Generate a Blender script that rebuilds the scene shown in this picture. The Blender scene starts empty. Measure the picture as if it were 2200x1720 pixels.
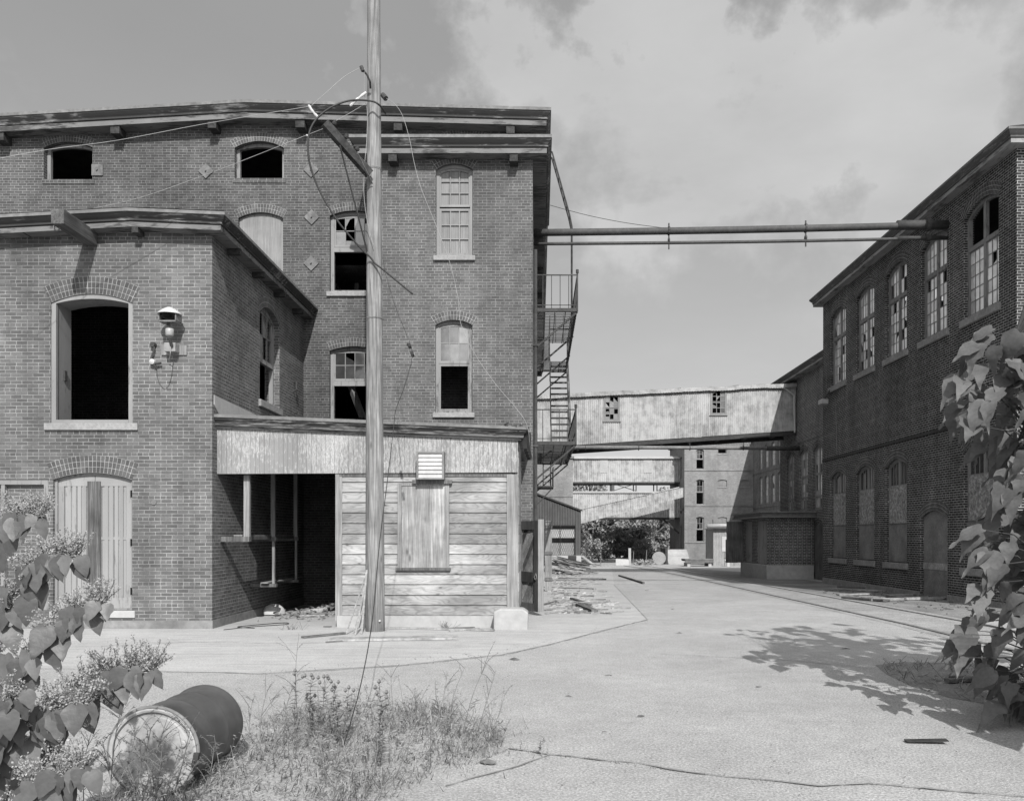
import bpy, bmesh, math, random
from mathutils import Vector, Matrix, geometry
from math import radians, pi, sin, cos, sqrt, atan2

# ------------------------------------------------------------------ camera, sky, sun
SC = bpy.context.scene
COL = SC.collection
F, CX, CY, H = 1800.0, 1158.0, 1150.0, 1.8      # lens constant, vanishing point, camera height
cam_d = bpy.data.cameras.new('camera')
cam = bpy.data.objects.new('camera', cam_d)
COL.objects.link(cam)
cam.location = (0, 0, H)
cam.rotation_euler = (radians(90), 0, 0)
cam_d.sensor_fit = 'HORIZONTAL'
cam_d.sensor_width = 36.0
cam_d.lens = F / 2200 * 36
cam_d.shift_x = -(CX - 1100) / 2200
cam_d.shift_y = (CY - 860) / 2200
cam_d.clip_start = 0.05
cam_d.clip_end = 4000
SC.camera = cam

LIGHT = Vector((-0.215, 1.0, -0.79)).normalized()
sun_d = bpy.data.lights.new('sun', 'SUN')
sun_d.energy = 3.55
sun_d.angle = radians(0.5)
sun_d.color = (1, 0.99, 0.975)
sun = bpy.data.objects.new('sun', sun_d)
COL.objects.link(sun)
sun.rotation_euler = LIGHT.to_track_quat('-Z', 'Y').to_euler()

SC.view_settings.view_transform = 'Standard'
SC.view_settings.look = 'None'
SC.view_settings.exposure = 0.80
SC.view_settings.gamma = 1.0

world = bpy.data.worlds.new('World')
SC.world = world
world.use_nodes = True
wt = world.node_tree
for n in list(wt.nodes):
    wt.nodes.remove(n)


class NT:
    """small node helper"""
    def __init__(self, tree):
        self.t = tree

    def n(self, typ, ins=None, **props):
        nd = self.t.nodes.new(typ)
        for k, v in props.items():
            setattr(nd, k, v)
        if ins:
            for k, v in ins.items():
                if isinstance(v, bpy.types.NodeSocket):
                    self.t.links.new(v, nd.inputs[k])
                else:
                    nd.inputs[k].default_value = v
        return nd

    def math(self, op, a, b=0.0, c=0.0, clamp=False):
        nd = self.n('ShaderNodeMath', {0: a, 1: b, 2: c}, operation=op)
        nd.use_clamp = clamp
        return nd.outputs[0]

    def mix(self, fac, a, b):
        nd = self.n('ShaderNodeMix', {0: fac, 2: a, 3: b}, data_type='FLOAT')
        return nd.outputs[0]

    def ramp(self, val, lo, hi, a=0.0, b=1.0):
        nd = self.n('ShaderNodeMapRange', {0: val, 1: lo, 2: hi, 3: a, 4: b})
        nd.clamp = True
        return nd.outputs[0]

    def noise(self, vec, scale, detail=4.0, rough=0.55):
        nd = self.n('ShaderNodeTexNoise', {'Vector': vec, 'Scale': scale, 'Detail': detail, 'Roughness': rough})
        return nd.outputs[0]

    def scale(self, vec, s):
        return self.n('ShaderNodeMapping', {'Vector': vec, 'Scale': s}).outputs[0]


def build_world():
    w = NT(wt)
    sky = w.n('ShaderNodeTexSky', sky_type='NISHITA', sun_disc=False)
    sky.sun_elevation = math.asin(-LIGHT.z)
    sky.sun_rotation = math.atan2(-LIGHT.x, -LIGHT.y)
    sky.air_density = 1.4
    sky.dust_density = 2.5
    bw = w.n('ShaderNodeRGBToBW', {0: sky.outputs[0]}).outputs[0]
    tc = w.n('ShaderNodeTexCoord').outputs['Generated']
    sep = w.n('ShaderNodeSeparateXYZ', {0: tc})
    x, y, z = sep.outputs
    zz = w.math('MAXIMUM', z, 0.06)
    zz = w.math('ADD', zz, 0.10)
    px = w.math('DIVIDE', x, zz)
    py = w.math('DIVIDE', y, zz)
    vec = w.n('ShaderNodeCombineXYZ', {0: px, 1: py, 2: 0.37}).outputs[0]
    big = w.noise(vec, 1.15, 7.0, 0.52)
    fine = w.noise(vec, 3.4, 6.0, 0.6)
    # cloud masses where the photograph has them, their edges torn by noise
    nz = w.n('ShaderNodeTexNoise', {'Vector': tc, 'Scale': 7.0, 'Detail': 7.0, 'Roughness': 0.56})
    off = w.n('ShaderNodeVectorMath', {0: nz.outputs['Color'], 1: (0.5, 0.5, 0.5)}, operation='SUBTRACT').outputs[0]
    off = w.n('ShaderNodeVectorMath', {0: off, 'Scale': 0.42}, operation='SCALE').outputs[0]
    nz2 = w.n('ShaderNodeTexNoise', {'Vector': tc, 'Scale': 22.0, 'Detail': 7.0, 'Roughness': 0.6})
    of2 = w.n('ShaderNodeVectorMath', {0: nz2.outputs['Color'], 1: (0.5, 0.5, 0.5)}, operation='SUBTRACT').outputs[0]
    of2 = w.n('ShaderNodeVectorMath', {0: of2, 'Scale': 0.16}, operation='SCALE').outputs[0]
    off = w.n('ShaderNodeVectorMath', {0: off, 1: of2}, operation='ADD').outputs[0]
    wd = w.n('ShaderNodeVectorMath', {0: tc, 1: off}, operation='ADD').outputs[0]
    wd = w.n('ShaderNodeVectorMath', {0: wd}, operation='NORMALIZE').outputs[0]

    def blob(px, py, r, wgt):
        d = Vector(((px - CX) / F, 1, (CY - py) / F)).normalized()
        dot = w.n('ShaderNodeVectorMath', {0: wd, 1: (d.x, d.y, d.z)}, operation='DOT_PRODUCT').outputs['Value']
        m = w.math('SUBTRACT', dot, 1.0)
        return w.math('MULTIPLY', w.math('EXPONENT', w.math('MULTIPLY', m, 2.0 / (r / F) ** 2)), wgt)
    m = None
    for b in ((1060, 120, 110, .9), (1200, 50, 90, .8), (1260, 190, 120, .7), (1440, 110, 80, 1.0), (1420, 230, 110, .8), (1230, 370, 130, .75), (1380, 430, 150, .7), (1550, 360, 150, .6),
              (1640, 60, 110, .75), (1720, 230, 170, .7), (1930, 120, 150, .45), (1900, 330, 190, .6), (1770, 380, 150, .6), (2100, 240, 160, .45), (720, 40, 60, .4), (2400, -200, 300, .6), (-400, -300, 300, .5)):
        q = blob(*b)
        m = q if m is None else w.math('ADD', m, q)
    n2 = w.math('ADD', w.math('MULTIPLY', big, 0.6), w.math('MULTIPLY', fine, 0.4))
    m = w.math('ADD', w.math('MULTIPLY', m, w.ramp(n2, 0.30, 0.70, 0.25, 1.5)), w.math('MULTIPLY', w.math('SUBTRACT', n2, 0.5), 0.25))
    mask = w.ramp(m, 0.14, 0.92)
    base = w.math('MULTIPLY', bw, 0.02)
    low = w.ramp(z, 0.04, 0.50, 1.0, 0.0)
    base = w.math('ADD', base, w.math('ADD', 2.30, w.math('MULTIPLY', w.math('POWER', low, 1.4), 2.3)))
    cl = w.mix(mask, w.math('MULTIPLY', base, w.ramp(n2, 0.3, 0.7, 0.965, 1.045)), w.ramp(w.noise(vec, 2.2, 6.0, 0.55), 0.3, 0.7, 3.45, 4.2))
    # the sky is brightest round the sun, which stands behind the camera
    sd = -LIGHT
    dsun = w.n('ShaderNodeVectorMath', {0: tc, 1: (sd.x, sd.y, sd.z)}, operation='DOT_PRODUCT').outputs['Value']
    cl = w.math('ADD', cl, w.math('MULTIPLY', w.math('POWER', w.ramp(dsun, 0.1, 1.0), 1.5), 10.0))
    up = w.ramp(z, -0.02, 0.0)
    cl = w.mix(up, 1.0, cl)
    comb = w.n('ShaderNodeCombineColor', {0: cl, 1: cl, 2: cl}).outputs[0]
    bg = w.n('ShaderNodeBackground', {'Color': comb, 'Strength': 0.085})
    out = w.n('ShaderNodeOutputWorld', {0: bg.outputs[0]})


build_world()

# ------------------------------------------------------------------ materials
MATS = {}


def new_mat(name):
    m = bpy.data.materials.new(name)
    m.use_nodes = True
    t = m.node_tree
    for n in list(t.nodes):
        t.nodes.remove(n)
    MATS[name] = m
    return m, NT(t)


def finish(w, val, rough=0.85, bump=None, bump_d=0.004, spec=0.3, metal=0.0, trans=0.0):
    c = w.n('ShaderNodeCombineColor', {0: val, 1: val, 2: val}).outputs[0]
    p = w.n('ShaderNodeBsdfPrincipled', {'Base Color': c, 'Roughness': rough, 'Metallic': metal,
                                         'Specular IOR Level': spec})
    if bump is not None:
        b = w.n('ShaderNodeBump', {'Height': bump, 'Distance': bump_d, 'Strength': 1.0})
        w.t.links.new(b.outputs[0], p.inputs['Normal'])
    sh = p.outputs[0]
    if trans:
        tr = w.n('ShaderNodeBsdfTranslucent', {0: c})
        sh = w.n('ShaderNodeMixShader', {0: trans, 1: sh, 2: tr.outputs[0]}).outputs[0]
    w.n('ShaderNodeOutputMaterial', {0: sh})


def pos(w):
    return w.n('ShaderNodeNewGeometry')


def wall_vec(w):
    g = pos(w)
    sp = w.n('ShaderNodeSeparateXYZ', {0: g.outputs['Position']})
    sn = w.n('ShaderNodeSeparateXYZ', {0: g.outputs['True Normal']})
    side = w.math('GREATER_THAN', w.math('ABSOLUTE', sn.outputs[0]), 0.7)
    flat = w.math('GREATER_THAN', w.math('ABSOLUTE', sn.outputs[2]), 0.85)
    u = w.mix(side, sp.outputs[0], sp.outputs[1])
    v = w.mix(flat, sp.outputs[2], sp.outputs[1])
    return w.n('ShaderNodeCombineXYZ', {0: u, 1: v, 2: 0.0}).outputs[0], g.outputs['Position'], sp


def brick_mat(name, c1, c2, mort, stain=0.35, bw=0.215, rh=0.0695, uv=False, ms=0.0075, off=0.5):
    m, w = new_mat(name)
    if uv:
        vec = w.n('ShaderNodeUVMap').outputs[0]
        P = pos(w).outputs['Position']
    else:
        vec, P, sp = wall_vec(w)
    # a little wander in the courses
    wob = w.noise(P, 1.3, 2.0)
    vec2 = w.n('ShaderNodeVectorMath', {0: vec, 1: w.n('ShaderNodeCombineXYZ', {
        0: w.math('MULTIPLY', w.math('SUBTRACT', w.noise(P, 9.0, 2.0), 0.5), 0.012),
        1: w.math('MULTIPLY', w.math('SUBTRACT', wob, 0.5), 0.012), 2: 0.0}).outputs[0]}, operation='ADD').outputs[0]
    br = w.n('ShaderNodeTexBrick', {'Vector': vec2, 'Color1': (0, 0, 0, 1), 'Color2': (1, 1, 1, 1), 'Mortar': (0.5, 0.5, 0.5, 1),
                                    'Scale': 1.0, 'Mortar Size': ms, 'Mortar Smooth': 0.25, 'Bias': 0.0,
                                    'Brick Width': bw, 'Row Height': rh})
    br.offset = off
    br.offset_frequency = 2
    br.squash = 0.52 if not uv else 1.0
    br.squash_frequency = 6 if not uv else 2
    tone = w.n('ShaderNodeRGBToBW', {0: br.outputs[0]}).outputs[0]
    brick = w.mix(w.math('POWER', tone, 1.2), c1, c2)
    grit = w.noise(P, 55.0, 3.0)
    brick = w.math('MULTIPLY', brick, w.ramp(grit, 0.3, 0.7, 0.8, 1.2))
    mn = w.noise(P, 4.0, 3.0)
    mortar = w.math('MULTIPLY', w.ramp(mn, 0.3, 0.7, 0.62, 1.25), mort)
    val = w.mix(br.outputs[1], brick, mortar)
    s1 = w.noise(P, 0.45, 5.0, 0.62)
    s2 = w.noise(w.scale(P, (2.2, 2.2, 0.25)), 1.0, 4.0)
    val = w.math('MULTIPLY', val, w.ramp(s1, 0.3, 0.72, 1.0 - stain, 1.0 + stain * 0.8))
    val = w.math('MULTIPLY', val, w.ramp(s2, 0.3, 0.7, 1.0 - stain * 0.5, 1.0 + stain * 0.4))
    # pale lime bloom in patches
    lime = w.ramp(w.noise(P, 2.1, 6.0, 0.7), 0.60, 0.80, 0.0, 0.30)
    val = w.mix(lime, val, mort * 0.7)
    h = w.math('SUBTRACT', 1.0, br.outputs[1])
    h = w.math('ADD', h, w.math('MULTIPLY', grit, 0.35))
    finish(w, val, 0.92, h, 0.006, 0.15)
    return m


def wood_mat(name, base, var=0.35, axis='z', grain=0.35, knots=True, rough=0.85, island=0.25, dark=0.3, spec=0.2):
    """weathered boards; axis is the grain direction, '' for loose sticks"""
    m, w = new_mat(name)
    g = pos(w)
    P = g.outputs['Position']
    sc = {'z': (26, 26, 1.1), 'x': (1.0, 20, 20), 'y': (26, 1.1, 26), '': (9, 9, 9)}[axis]
    rnd = g.outputs['Random Per Island']
    shift = w.n('ShaderNodeCombineXYZ', {0: w.math('MULTIPLY', rnd, 37.0), 1: w.math('MULTIPLY', rnd, 91.0),
                                         2: w.math('MULTIPLY', rnd, 53.0)}).outputs[0]
    P2 = w.n('ShaderNodeVectorMath', {0: w.scale(P, sc), 1: shift}, operation='ADD').outputs[0]
    g1 = w.noise(P2, 1.0, 6.0, 0.62)
    wv = w.n('ShaderNodeVectorMath', {0: w.scale(P, tuple(v * 0.35 for v in sc)), 1: shift}, operation='ADD').outputs[0]
    g2 = w.noise(wv, 1.0, 4.0)
    ring = w.math('SINE', w.math('MULTIPLY', g2, 46.0))
    val = w.math('MULTIPLY', w.ramp(g1, 0.3, 0.7, 1 - grain, 1 + grain), base)
    val = w.math('MULTIPLY', val, w.ramp(ring, -1, 1, 1 - grain * 0.5, 1 + grain * 0.3))
    val = w.math('MULTIPLY', val, w.ramp(rnd, 0, 1, 1 - island, 1 + island))
    st = w.noise(P, 1.6, 5.0, 0.6)
    val = w.math('MULTIPLY', val, w.ramp(st, 0.35, 0.62, 1 - dark, 1.08))
    if knots:
        vv = w.n('ShaderNodeTexVoronoi', {'Vector': w.n('ShaderNodeVectorMath', {0: w.scale(P, tuple(max(1.2, v * 0.16) for v in sc)), 1: shift}, operation='ADD').outputs[0], 'Scale': 1.0})
        k = w.ramp(vv.outputs['Distance'], 0.05, 0.13, 0.42, 1.0)
        val = w.math('MULTIPLY', val, k)
    finish(w, val, rough, g1, 0.003, spec)
    return m


def siding_mat():
    """unpainted pine boards: cathedral grain, knots, sooty stains"""
    m, w = new_mat('shed_siding')
    g = pos(w)
    P = g.outputs['Position']
    rnd = g.outputs['Random Per Island']
    sh = w.n('ShaderNodeCombineXYZ', {0: w.math('MULTIPLY', rnd, 37.0), 1: 0.0, 2: w.math('MULTIPLY', rnd, 53.0)}).outputs[0]
    Q = w.n('ShaderNodeVectorMath', {0: P, 1: sh}, operation='ADD').outputs[0]
    fig = w.noise(w.scale(Q, (0.9, 1.0, 4.5)), 1.0, 2.0, 0.4)
    ring = w.math('SINE', w.math('MULTIPLY', fig, 95.0))
    fine = w.noise(w.scale(Q, (3.0, 30.0, 90.0)), 1.0, 4.0, 0.6)
    val = w.math('MULTIPLY', w.ramp(rnd, 0, 1, 0.72, 1.25), 0.265)
    val = w.math('MULTIPLY', val, w.ramp(ring, -0.2, 1.0, 1.04, 0.80))
    val = w.math('MULTIPLY', val, w.ramp(fine, 0.3, 0.7, 0.84, 1.14))
    vor = w.n('ShaderNodeTexVoronoi', {'Vector': w.scale(Q, (1.7, 1.0, 5.2)), 'Scale': 1.0})
    val = w.math('MULTIPLY', val, w.ramp(vor.outputs['Distance'], 0.035, 0.085, 0.33, 1.0))
    val = w.math('MULTIPLY', val, w.ramp(vor.outputs['Distance'], 0.08, 0.24, 0.78, 1.0))
    st = w.noise(w.scale(P, (0.8, 1.0, 1.5)), 1.0, 5.0, 0.62)
    val = w.math('MULTIPLY', val, w.ramp(st, 0.40, 0.60, 0.62, 1.10))
    finish(w, val, 0.88, fine, 0.003, 0.15)
    return m


def peel_mat(name, paint, under, amount=0.5, axis='z', rough=0.75):
    """flaking paint over grey wood"""
    m, w = new_mat(name)
    g = pos(w)
    P = g.outputs['Position']
    sc = {'z': (14, 14, 2.2), 'x': (2.2, 14, 14), 'y': (14, 2.2, 14), 'f': (34, 34, 8)}[axis]
    a = w.noise(w.scale(P, sc), 1.0, 7.0, 0.68)
    b = w.noise(P, 0.9, 4.0)
    t = w.math('ADD', a, w.math('MULTIPLY', w.math('SUBTRACT', b, 0.5), 0.7))
    mask = w.ramp(t, amount - 0.05, amount + 0.06)
    rnd = g.outputs['Random Per Island']
    pa = w.math('MULTIPLY', w.ramp(rnd, 0, 1, 0.9, 1.1), paint)
    un = w.math('MULTIPLY', w.ramp(w.noise(w.scale(P, sc), 3.0, 4.0), 0.3, 0.7, 0.6, 1.35), under)
    val = w.mix(mask, pa, un)
    st = w.noise(w.scale(P, (1.5, 1.5, 0.4)), 1.0, 4.0)
    val = w.math('MULTIPLY', val, w.ramp(st, 0.3, 0.7, 0.84, 1.12))
    finish(w, val, rough, a, 0.003, 0.25)
    return m


def plain_mat(name, base, rough=0.8, var=0.2, scale=6.0, metal=0.0, spec=0.3, bump=0.002):
    m, w = new_mat(name)
    g = pos(w)
    P = g.outputs['Position']
    a = w.noise(P, scale, 6.0, 0.62)
    b = w.noise(P, scale * 0.18, 3.0)
    val = w.math('MULTIPLY', w.ramp(a, 0.28, 0.72, 1 - var, 1 + var), base)
    val = w.math('MULTIPLY', val, w.ramp(b, 0.3, 0.7, 1 - var * 0.6, 1 + var * 0.6))
    val = w.math('MULTIPLY', val, w.ramp(g.outputs['Random Per Island'], 0, 1, 1 - var * 0.5, 1 + var * 0.5))
    finish(w, val, rough, a, bump, spec, metal)
    return m


def streak_mat(name, light, dark, amount=0.52, sx=5.0, sz=0.8, rough=0.6):
    """sheet metal with run-down rust and dirt"""
    m, w = new_mat(name)
    P = pos(w).outputs['Position']
    a = w.noise(w.scale(P, (sx, sx, sz)), 1.0, 7.0, 0.66)
    b = w.noise(P, 0.5, 4.0)
    c = w.noise(P, 2.4, 6.0, 0.7)
    t = w.math('ADD', w.math('MULTIPLY', a, 0.45), w.math('MULTIPLY', c, 0.55))
    t = w.math('ADD', t, w.math('MULTIPLY', w.math('SUBTRACT', b, 0.5), 0.35))
    val = w.mix(w.ramp(t, amount - 0.10, amount + 0.13), light, dark)
    finish(w, val, rough, None, 0, 0.3)
    return m


def leaf_mat(name, base, trans=0.25, rough=0.5, var=0.25):
    m, w = new_mat(name)
    g = pos(w)
    P = g.outputs['Position']
    rnd = g.outputs['Random Per Island']
    val = w.math('MULTIPLY', w.ramp(rnd, 0, 1, 1 - var, 1 + var), base)
    val = w.math('MULTIPLY', val, w.ramp(w.noise(P, 30.0, 3.0), 0.3, 0.7, 0.85, 1.15))
    finish(w, val, rough, w.noise(P, 40.0, 2.0), 0.002, 0.4, 0.0, trans)
    return m


def ground_mat(name, base, speck=0.35, patch=0.12, scale=70.0, streak=0.0, bump=0.006):
    m, w = new_mat(name)
    P = pos(w).outputs['Position']
    a = w.noise(P, scale, 3.0, 0.7)
    a2 = w.n('ShaderNodeTexVoronoi', {'Vector': P, 'Scale': scale * 1.3}).outputs['Distance']
    b = w.noise(P, 0.55, 6.0, 0.6)
    c = w.noise(P, 4.0, 5.0, 0.6)
    val = w.math('MULTIPLY', w.ramp(a, 0.25, 0.75, 1 - speck, 1 + speck), base)
    val = w.math('MULTIPLY', val, w.ramp(a2, 0.0, 0.7, 1 + speck * 0.4, 1 - speck * 0.5))
    val = w.math('MULTIPLY', val, w.ramp(b, 0.3, 0.7, 1 - patch, 1 + patch))
    val = w.math('MULTIPLY', val, w.ramp(c, 0.3, 0.7, 1 - patch * 0.6, 1 + patch * 0.6))
    st = w.noise(P, 0.9, 6.0, 0.68)
    val = w.math('MULTIPLY', val, w.ramp(st, 0.56, 0.76, 1.0, 0.86))
    if streak:
        d = w.noise(w.scale(P, (0.7, 9.0, 1.0)), 1.0, 6.0, 0.7)
        val = w.math('MULTIPLY', val, w.ramp(d, 0.45, 0.72, 1.05, 1 - streak))
    finish(w, val, 0.95, w.math('ADD', a, w.math('MULTIPLY', c, 0.6)), bump, 0.12)
    return m


def glass_mat(name, base, rough=0.12, ior=1.9, var=0.6):
    m, w = new_mat(name)
    g = pos(w)
    P = g.outputs['Position']
    rnd = g.outputs['Random Per Island']
    val = w.math('MULTIPLY', w.ramp(rnd, 0, 1, 1 - var, 1 + var), base)
    val = w.math('MULTIPLY', val, w.ramp(w.noise(P, 5.0, 4.0), 0.3, 0.7, 0.75, 1.2))
    c = w.n('ShaderNodeCombineColor', {0: val, 1: val, 2: val}).outputs[0]
    p = w.n('ShaderNodeBsdfPrincipled', {'Base Color': c, 'Roughness': rough, 'IOR': ior, 'Specular IOR Level': 0.5})
    b = w.n('ShaderNodeBump', {'Height': w.noise(P, 2.5, 2.0), 'Distance': 0.004, 'Strength': 1.0})
    w.t.links.new(b.outputs[0], p.inputs['Normal'])
    w.n('ShaderNodeOutputMaterial', {0: p.outputs[0]})
    return m


BRICK = brick_mat('brick_pale', 0.052, 0.082, 0.18, 0.34)
BRICK_W = brick_mat('brick_wing', 0.072, 0.104, 0.205, 0.32)
BRICK_H = brick_mat('brick_hoist', 0.076, 0.120, 0.225, 0.34)
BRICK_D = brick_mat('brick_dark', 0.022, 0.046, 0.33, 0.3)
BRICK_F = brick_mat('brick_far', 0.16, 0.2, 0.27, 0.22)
BRICK_U = brick_mat('brick_hut', 0.052, 0.085, 0.42, 0.25)
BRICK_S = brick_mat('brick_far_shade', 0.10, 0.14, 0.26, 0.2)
FRAME_P = peel_mat('window_bars_pale', 0.20, 0.13, 0.66, 'z')
STEM_D = plain_mat('bark', 0.05, 0.85, 0.3, 12.0)
ARCH = brick_mat('brick_arch', 0.06, 0.10, 0.27, 0.25, 0.075, 0.115, True, 0.006, 0.0)
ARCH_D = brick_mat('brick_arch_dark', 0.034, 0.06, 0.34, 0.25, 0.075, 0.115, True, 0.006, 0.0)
STONE = plain_mat('granite', 0.22, 0.9, 0.22, 14.0, bump=0.006)
STONE_D = plain_mat('granite_sooty', 0.21, 0.9, 0.3, 12.0, bump=0.006)
STONE_PALE = plain_mat('pale_concrete', 0.33, 0.92, 0.14, 5.0, bump=0.004)
CONC = plain_mat('concrete', 0.31, 0.92, 0.14, 5.0, bump=0.004)
TRIM = peel_mat('trim_dark_paint', 0.032, 0.17, 0.585, 'x')
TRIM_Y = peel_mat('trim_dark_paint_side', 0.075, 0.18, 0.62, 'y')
TRIM_L = peel_mat('trim_pale_paint', 0.135, 0.045, 0.53, 'x')
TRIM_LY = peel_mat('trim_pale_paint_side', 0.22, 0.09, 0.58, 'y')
CREO_SHADE = wood_mat('creosoted_and_shaded_wood', 0.04, axis='', grain=0.4, knots=False, island=0.1)  # creosoted wood; on rafter ends its dark tone stands in for shade
SOFFIT = plain_mat('soffit_boards', 0.035, 0.9, 0.3, 5.0)
ROOF = plain_mat('roof_felt', 0.10, 0.9, 0.3, 3.0)
ROOF_L = plain_mat('roof_edge_strip', 0.13, 0.85, 0.3, 8.0)
FRAME = peel_mat('window_frame_paint', 0.19, 0.10, 0.62, 'z')
FRAME_D = peel_mat('window_frame_sooty', 0.17, 0.09, 0.60, 'z')
BOARD = wood_mat('window_boards_pale', 0.18, axis='z', grain=0.16, knots=False, island=0.12, dark=0.15)
DOORP = peel_mat('door_paint', 0.22, 0.13, 0.64, 'z')
DOORW = wood_mat('door_weathered_board', 0.09, axis='z', grain=0.5, knots=False)
SIDING = siding_mat()
FASCIA = peel_mat('shed_fascia', 0.18, 0.28, 0.50, 'f')
SHEDW = wood_mat('shed_posts', 0.20, axis='z', grain=0.3, knots=False, island=0.1, dark=0.2)
SHUT = wood_mat('shed_shutter', 0.25, axis='z', grain=0.36, island=0.3, dark=0.35)
DARKW = wood_mat('dark_wood', 0.10, axis='z', grain=0.4, knots=False)
DIAG = wood_mat('door_diagonal_boards', 0.3, axis='', grain=0.3, knots=False, island=0.75)
STICK = wood_mat('loose_wood', 0.25, axis='', grain=0.3, knots=False, island=0.55)
STICK_D = wood_mat('loose_wood_dark', 0.11, axis='', grain=0.3, knots=False, island=0.5)
POLE = wood_mat('pole_wood', 0.175, axis='z', grain=0.46, knots=True, island=0.0, dark=0.25)
BEAM = wood_mat('beam_wood', 0.085, axis='y', grain=0.4, knots=False, island=0.1)
PIPEM = plain_mat('pipe_iron', 0.045, 0.7, 0.3, 9.0)
PLATE = plain_mat('tie_plate_iron', 0.115, 0.85, 0.4, 7.0)
PLINTH = plain_mat('plinth_stone', 0.15, 0.9, 0.3, 6.0)
IRON = plain_mat('rusty_iron', 0.035, 0.75, 0.4, 9.0)
IRON_M = plain_mat('grey_iron', 0.13, 0.7, 0.3, 9.0)
STEEL = plain_mat('pale_metal', 0.27, 0.45, 0.15, 8.0, spec=0.5)
WHITEM = plain_mat('white_enamel', 0.38, 0.4, 0.1, 8.0)
BLACKW = plain_mat('black_cable', 0.025, 0.6, 0.2, 8.0)
WHITEW = plain_mat('pale_wire', 0.24, 0.6, 0.15, 8.0)
BRIDGE = streak_mat('bridge_sheet_metal', 0.335, 0.13, 0.53)
BRIDGE_R = streak_mat('bridge_roof_metal', 0.24, 0.10, 0.5, 5.0, 5.0)
SHEDM = streak_mat('dark_corrugated', 0.075, 0.05, 0.5)
GLASS = glass_mat('window_glass', 0.12)
GLASS_B = glass_mat('window_glass_clear', 0.035, 0.08, 1.7, 0.5)
GLASS_R = glass_mat('window_glass_sky_pale', 0.55, 0.08, 3.0, 0.3)  # pale base colour stands in for sky reflected in the panes
OSB = wood_mat('chipboard', 0.21, axis='', grain=0.55, knots=False, island=0.08, dark=0.1)
PLY = wood_mat('plywood', 0.16, axis='x', grain=0.22, knots=False, island=0.1, dark=0.3)
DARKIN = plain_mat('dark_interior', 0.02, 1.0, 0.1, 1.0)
YARD = ground_mat('yard_asphalt', 0.325, 0.42, 0.12, 46.0, bump=0.012)
APRON = ground_mat('apron_concrete', 0.34, 0.22, 0.09, 40.0, 0.22)
TRACKP = ground_mat('track_paving', 0.28, 0.4, 0.2, 24.0, 0.4)
DIRT = ground_mat('dirt_strip', 0.19, 0.4, 0.3, 30.0)
CRACK = plain_mat('crack_dirt', 0.20, 1.0, 0.3, 20.0)
LEAF_K = leaf_mat('knotweed_leaf', 0.095, 0.22, 0.5, 0.35)
LEAF_S = leaf_mat('sapling_leaf', 0.095, 0.25, 0.62, 0.3)
LEAF_T = leaf_mat('tree_leaf', 0.20, 0.2, 0.7, 0.55)
STEM = leaf_mat('plant_stem', 0.11, 0.0, 0.7)
GRASS = leaf_mat('weed_blade', 0.18, 0.2, 0.7, 0.65)
GRASS_D = leaf_mat('weed_leaf_dark', 0.12, 0.2, 0.7, 0.4)
FLOWER = leaf_mat('pale_flower', 0.33, 0.35, 0.8, 0.2)
SEED = leaf_mat('seed_head', 0.13, 0.0, 0.8, 0.3)
DRUM = streak_mat('drum_paint', 0.05, 0.085, 0.55, 3.0, 3.0, 0.38)
DRUM_L = streak_mat('drum_lid_paint', 0.31, 0.12, 0.58, 4.0, 4.0, 0.6)

# ------------------------------------------------------------------ helpers
rng = random.Random(7)


def gz(y):
    """height of the yard: level near the camera, falling gently up the street"""
    if y <= 17:
        return 0.0
    return -0.0107 * (min(y, 110) - 17)


def fx(px, Y):
    return (px - CX) * Y / F


def fz(py, Y):
    return H + (CY - py) * Y / F


def P3(px, py, Y):
    return Vector((fx(px, Y), Y, fz(py, Y)))


def gpt(px, py):
    """the point of the yard seen at a photo position"""
    k = (py - CY) / F
    Y = H / k
    if Y > 17:
        Y = (H - 0.0107 * 17) / (k - 0.0107)
    return Vector((fx(px, Y), Y, gz(Y)))


def Front(Y):
    return lambda a, b, c=0.0: Vector((a, Y - c, b))


def SideR(X):
    return lambda a, b, c=0.0: Vector((X + c, a, b))


def SideL(X):
    return lambda a, b, c=0.0: Vector((X - c, a, b))


def Floor(z):
    return lambda a, b, c=0.0: Vector((a, b, z + c))


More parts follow.
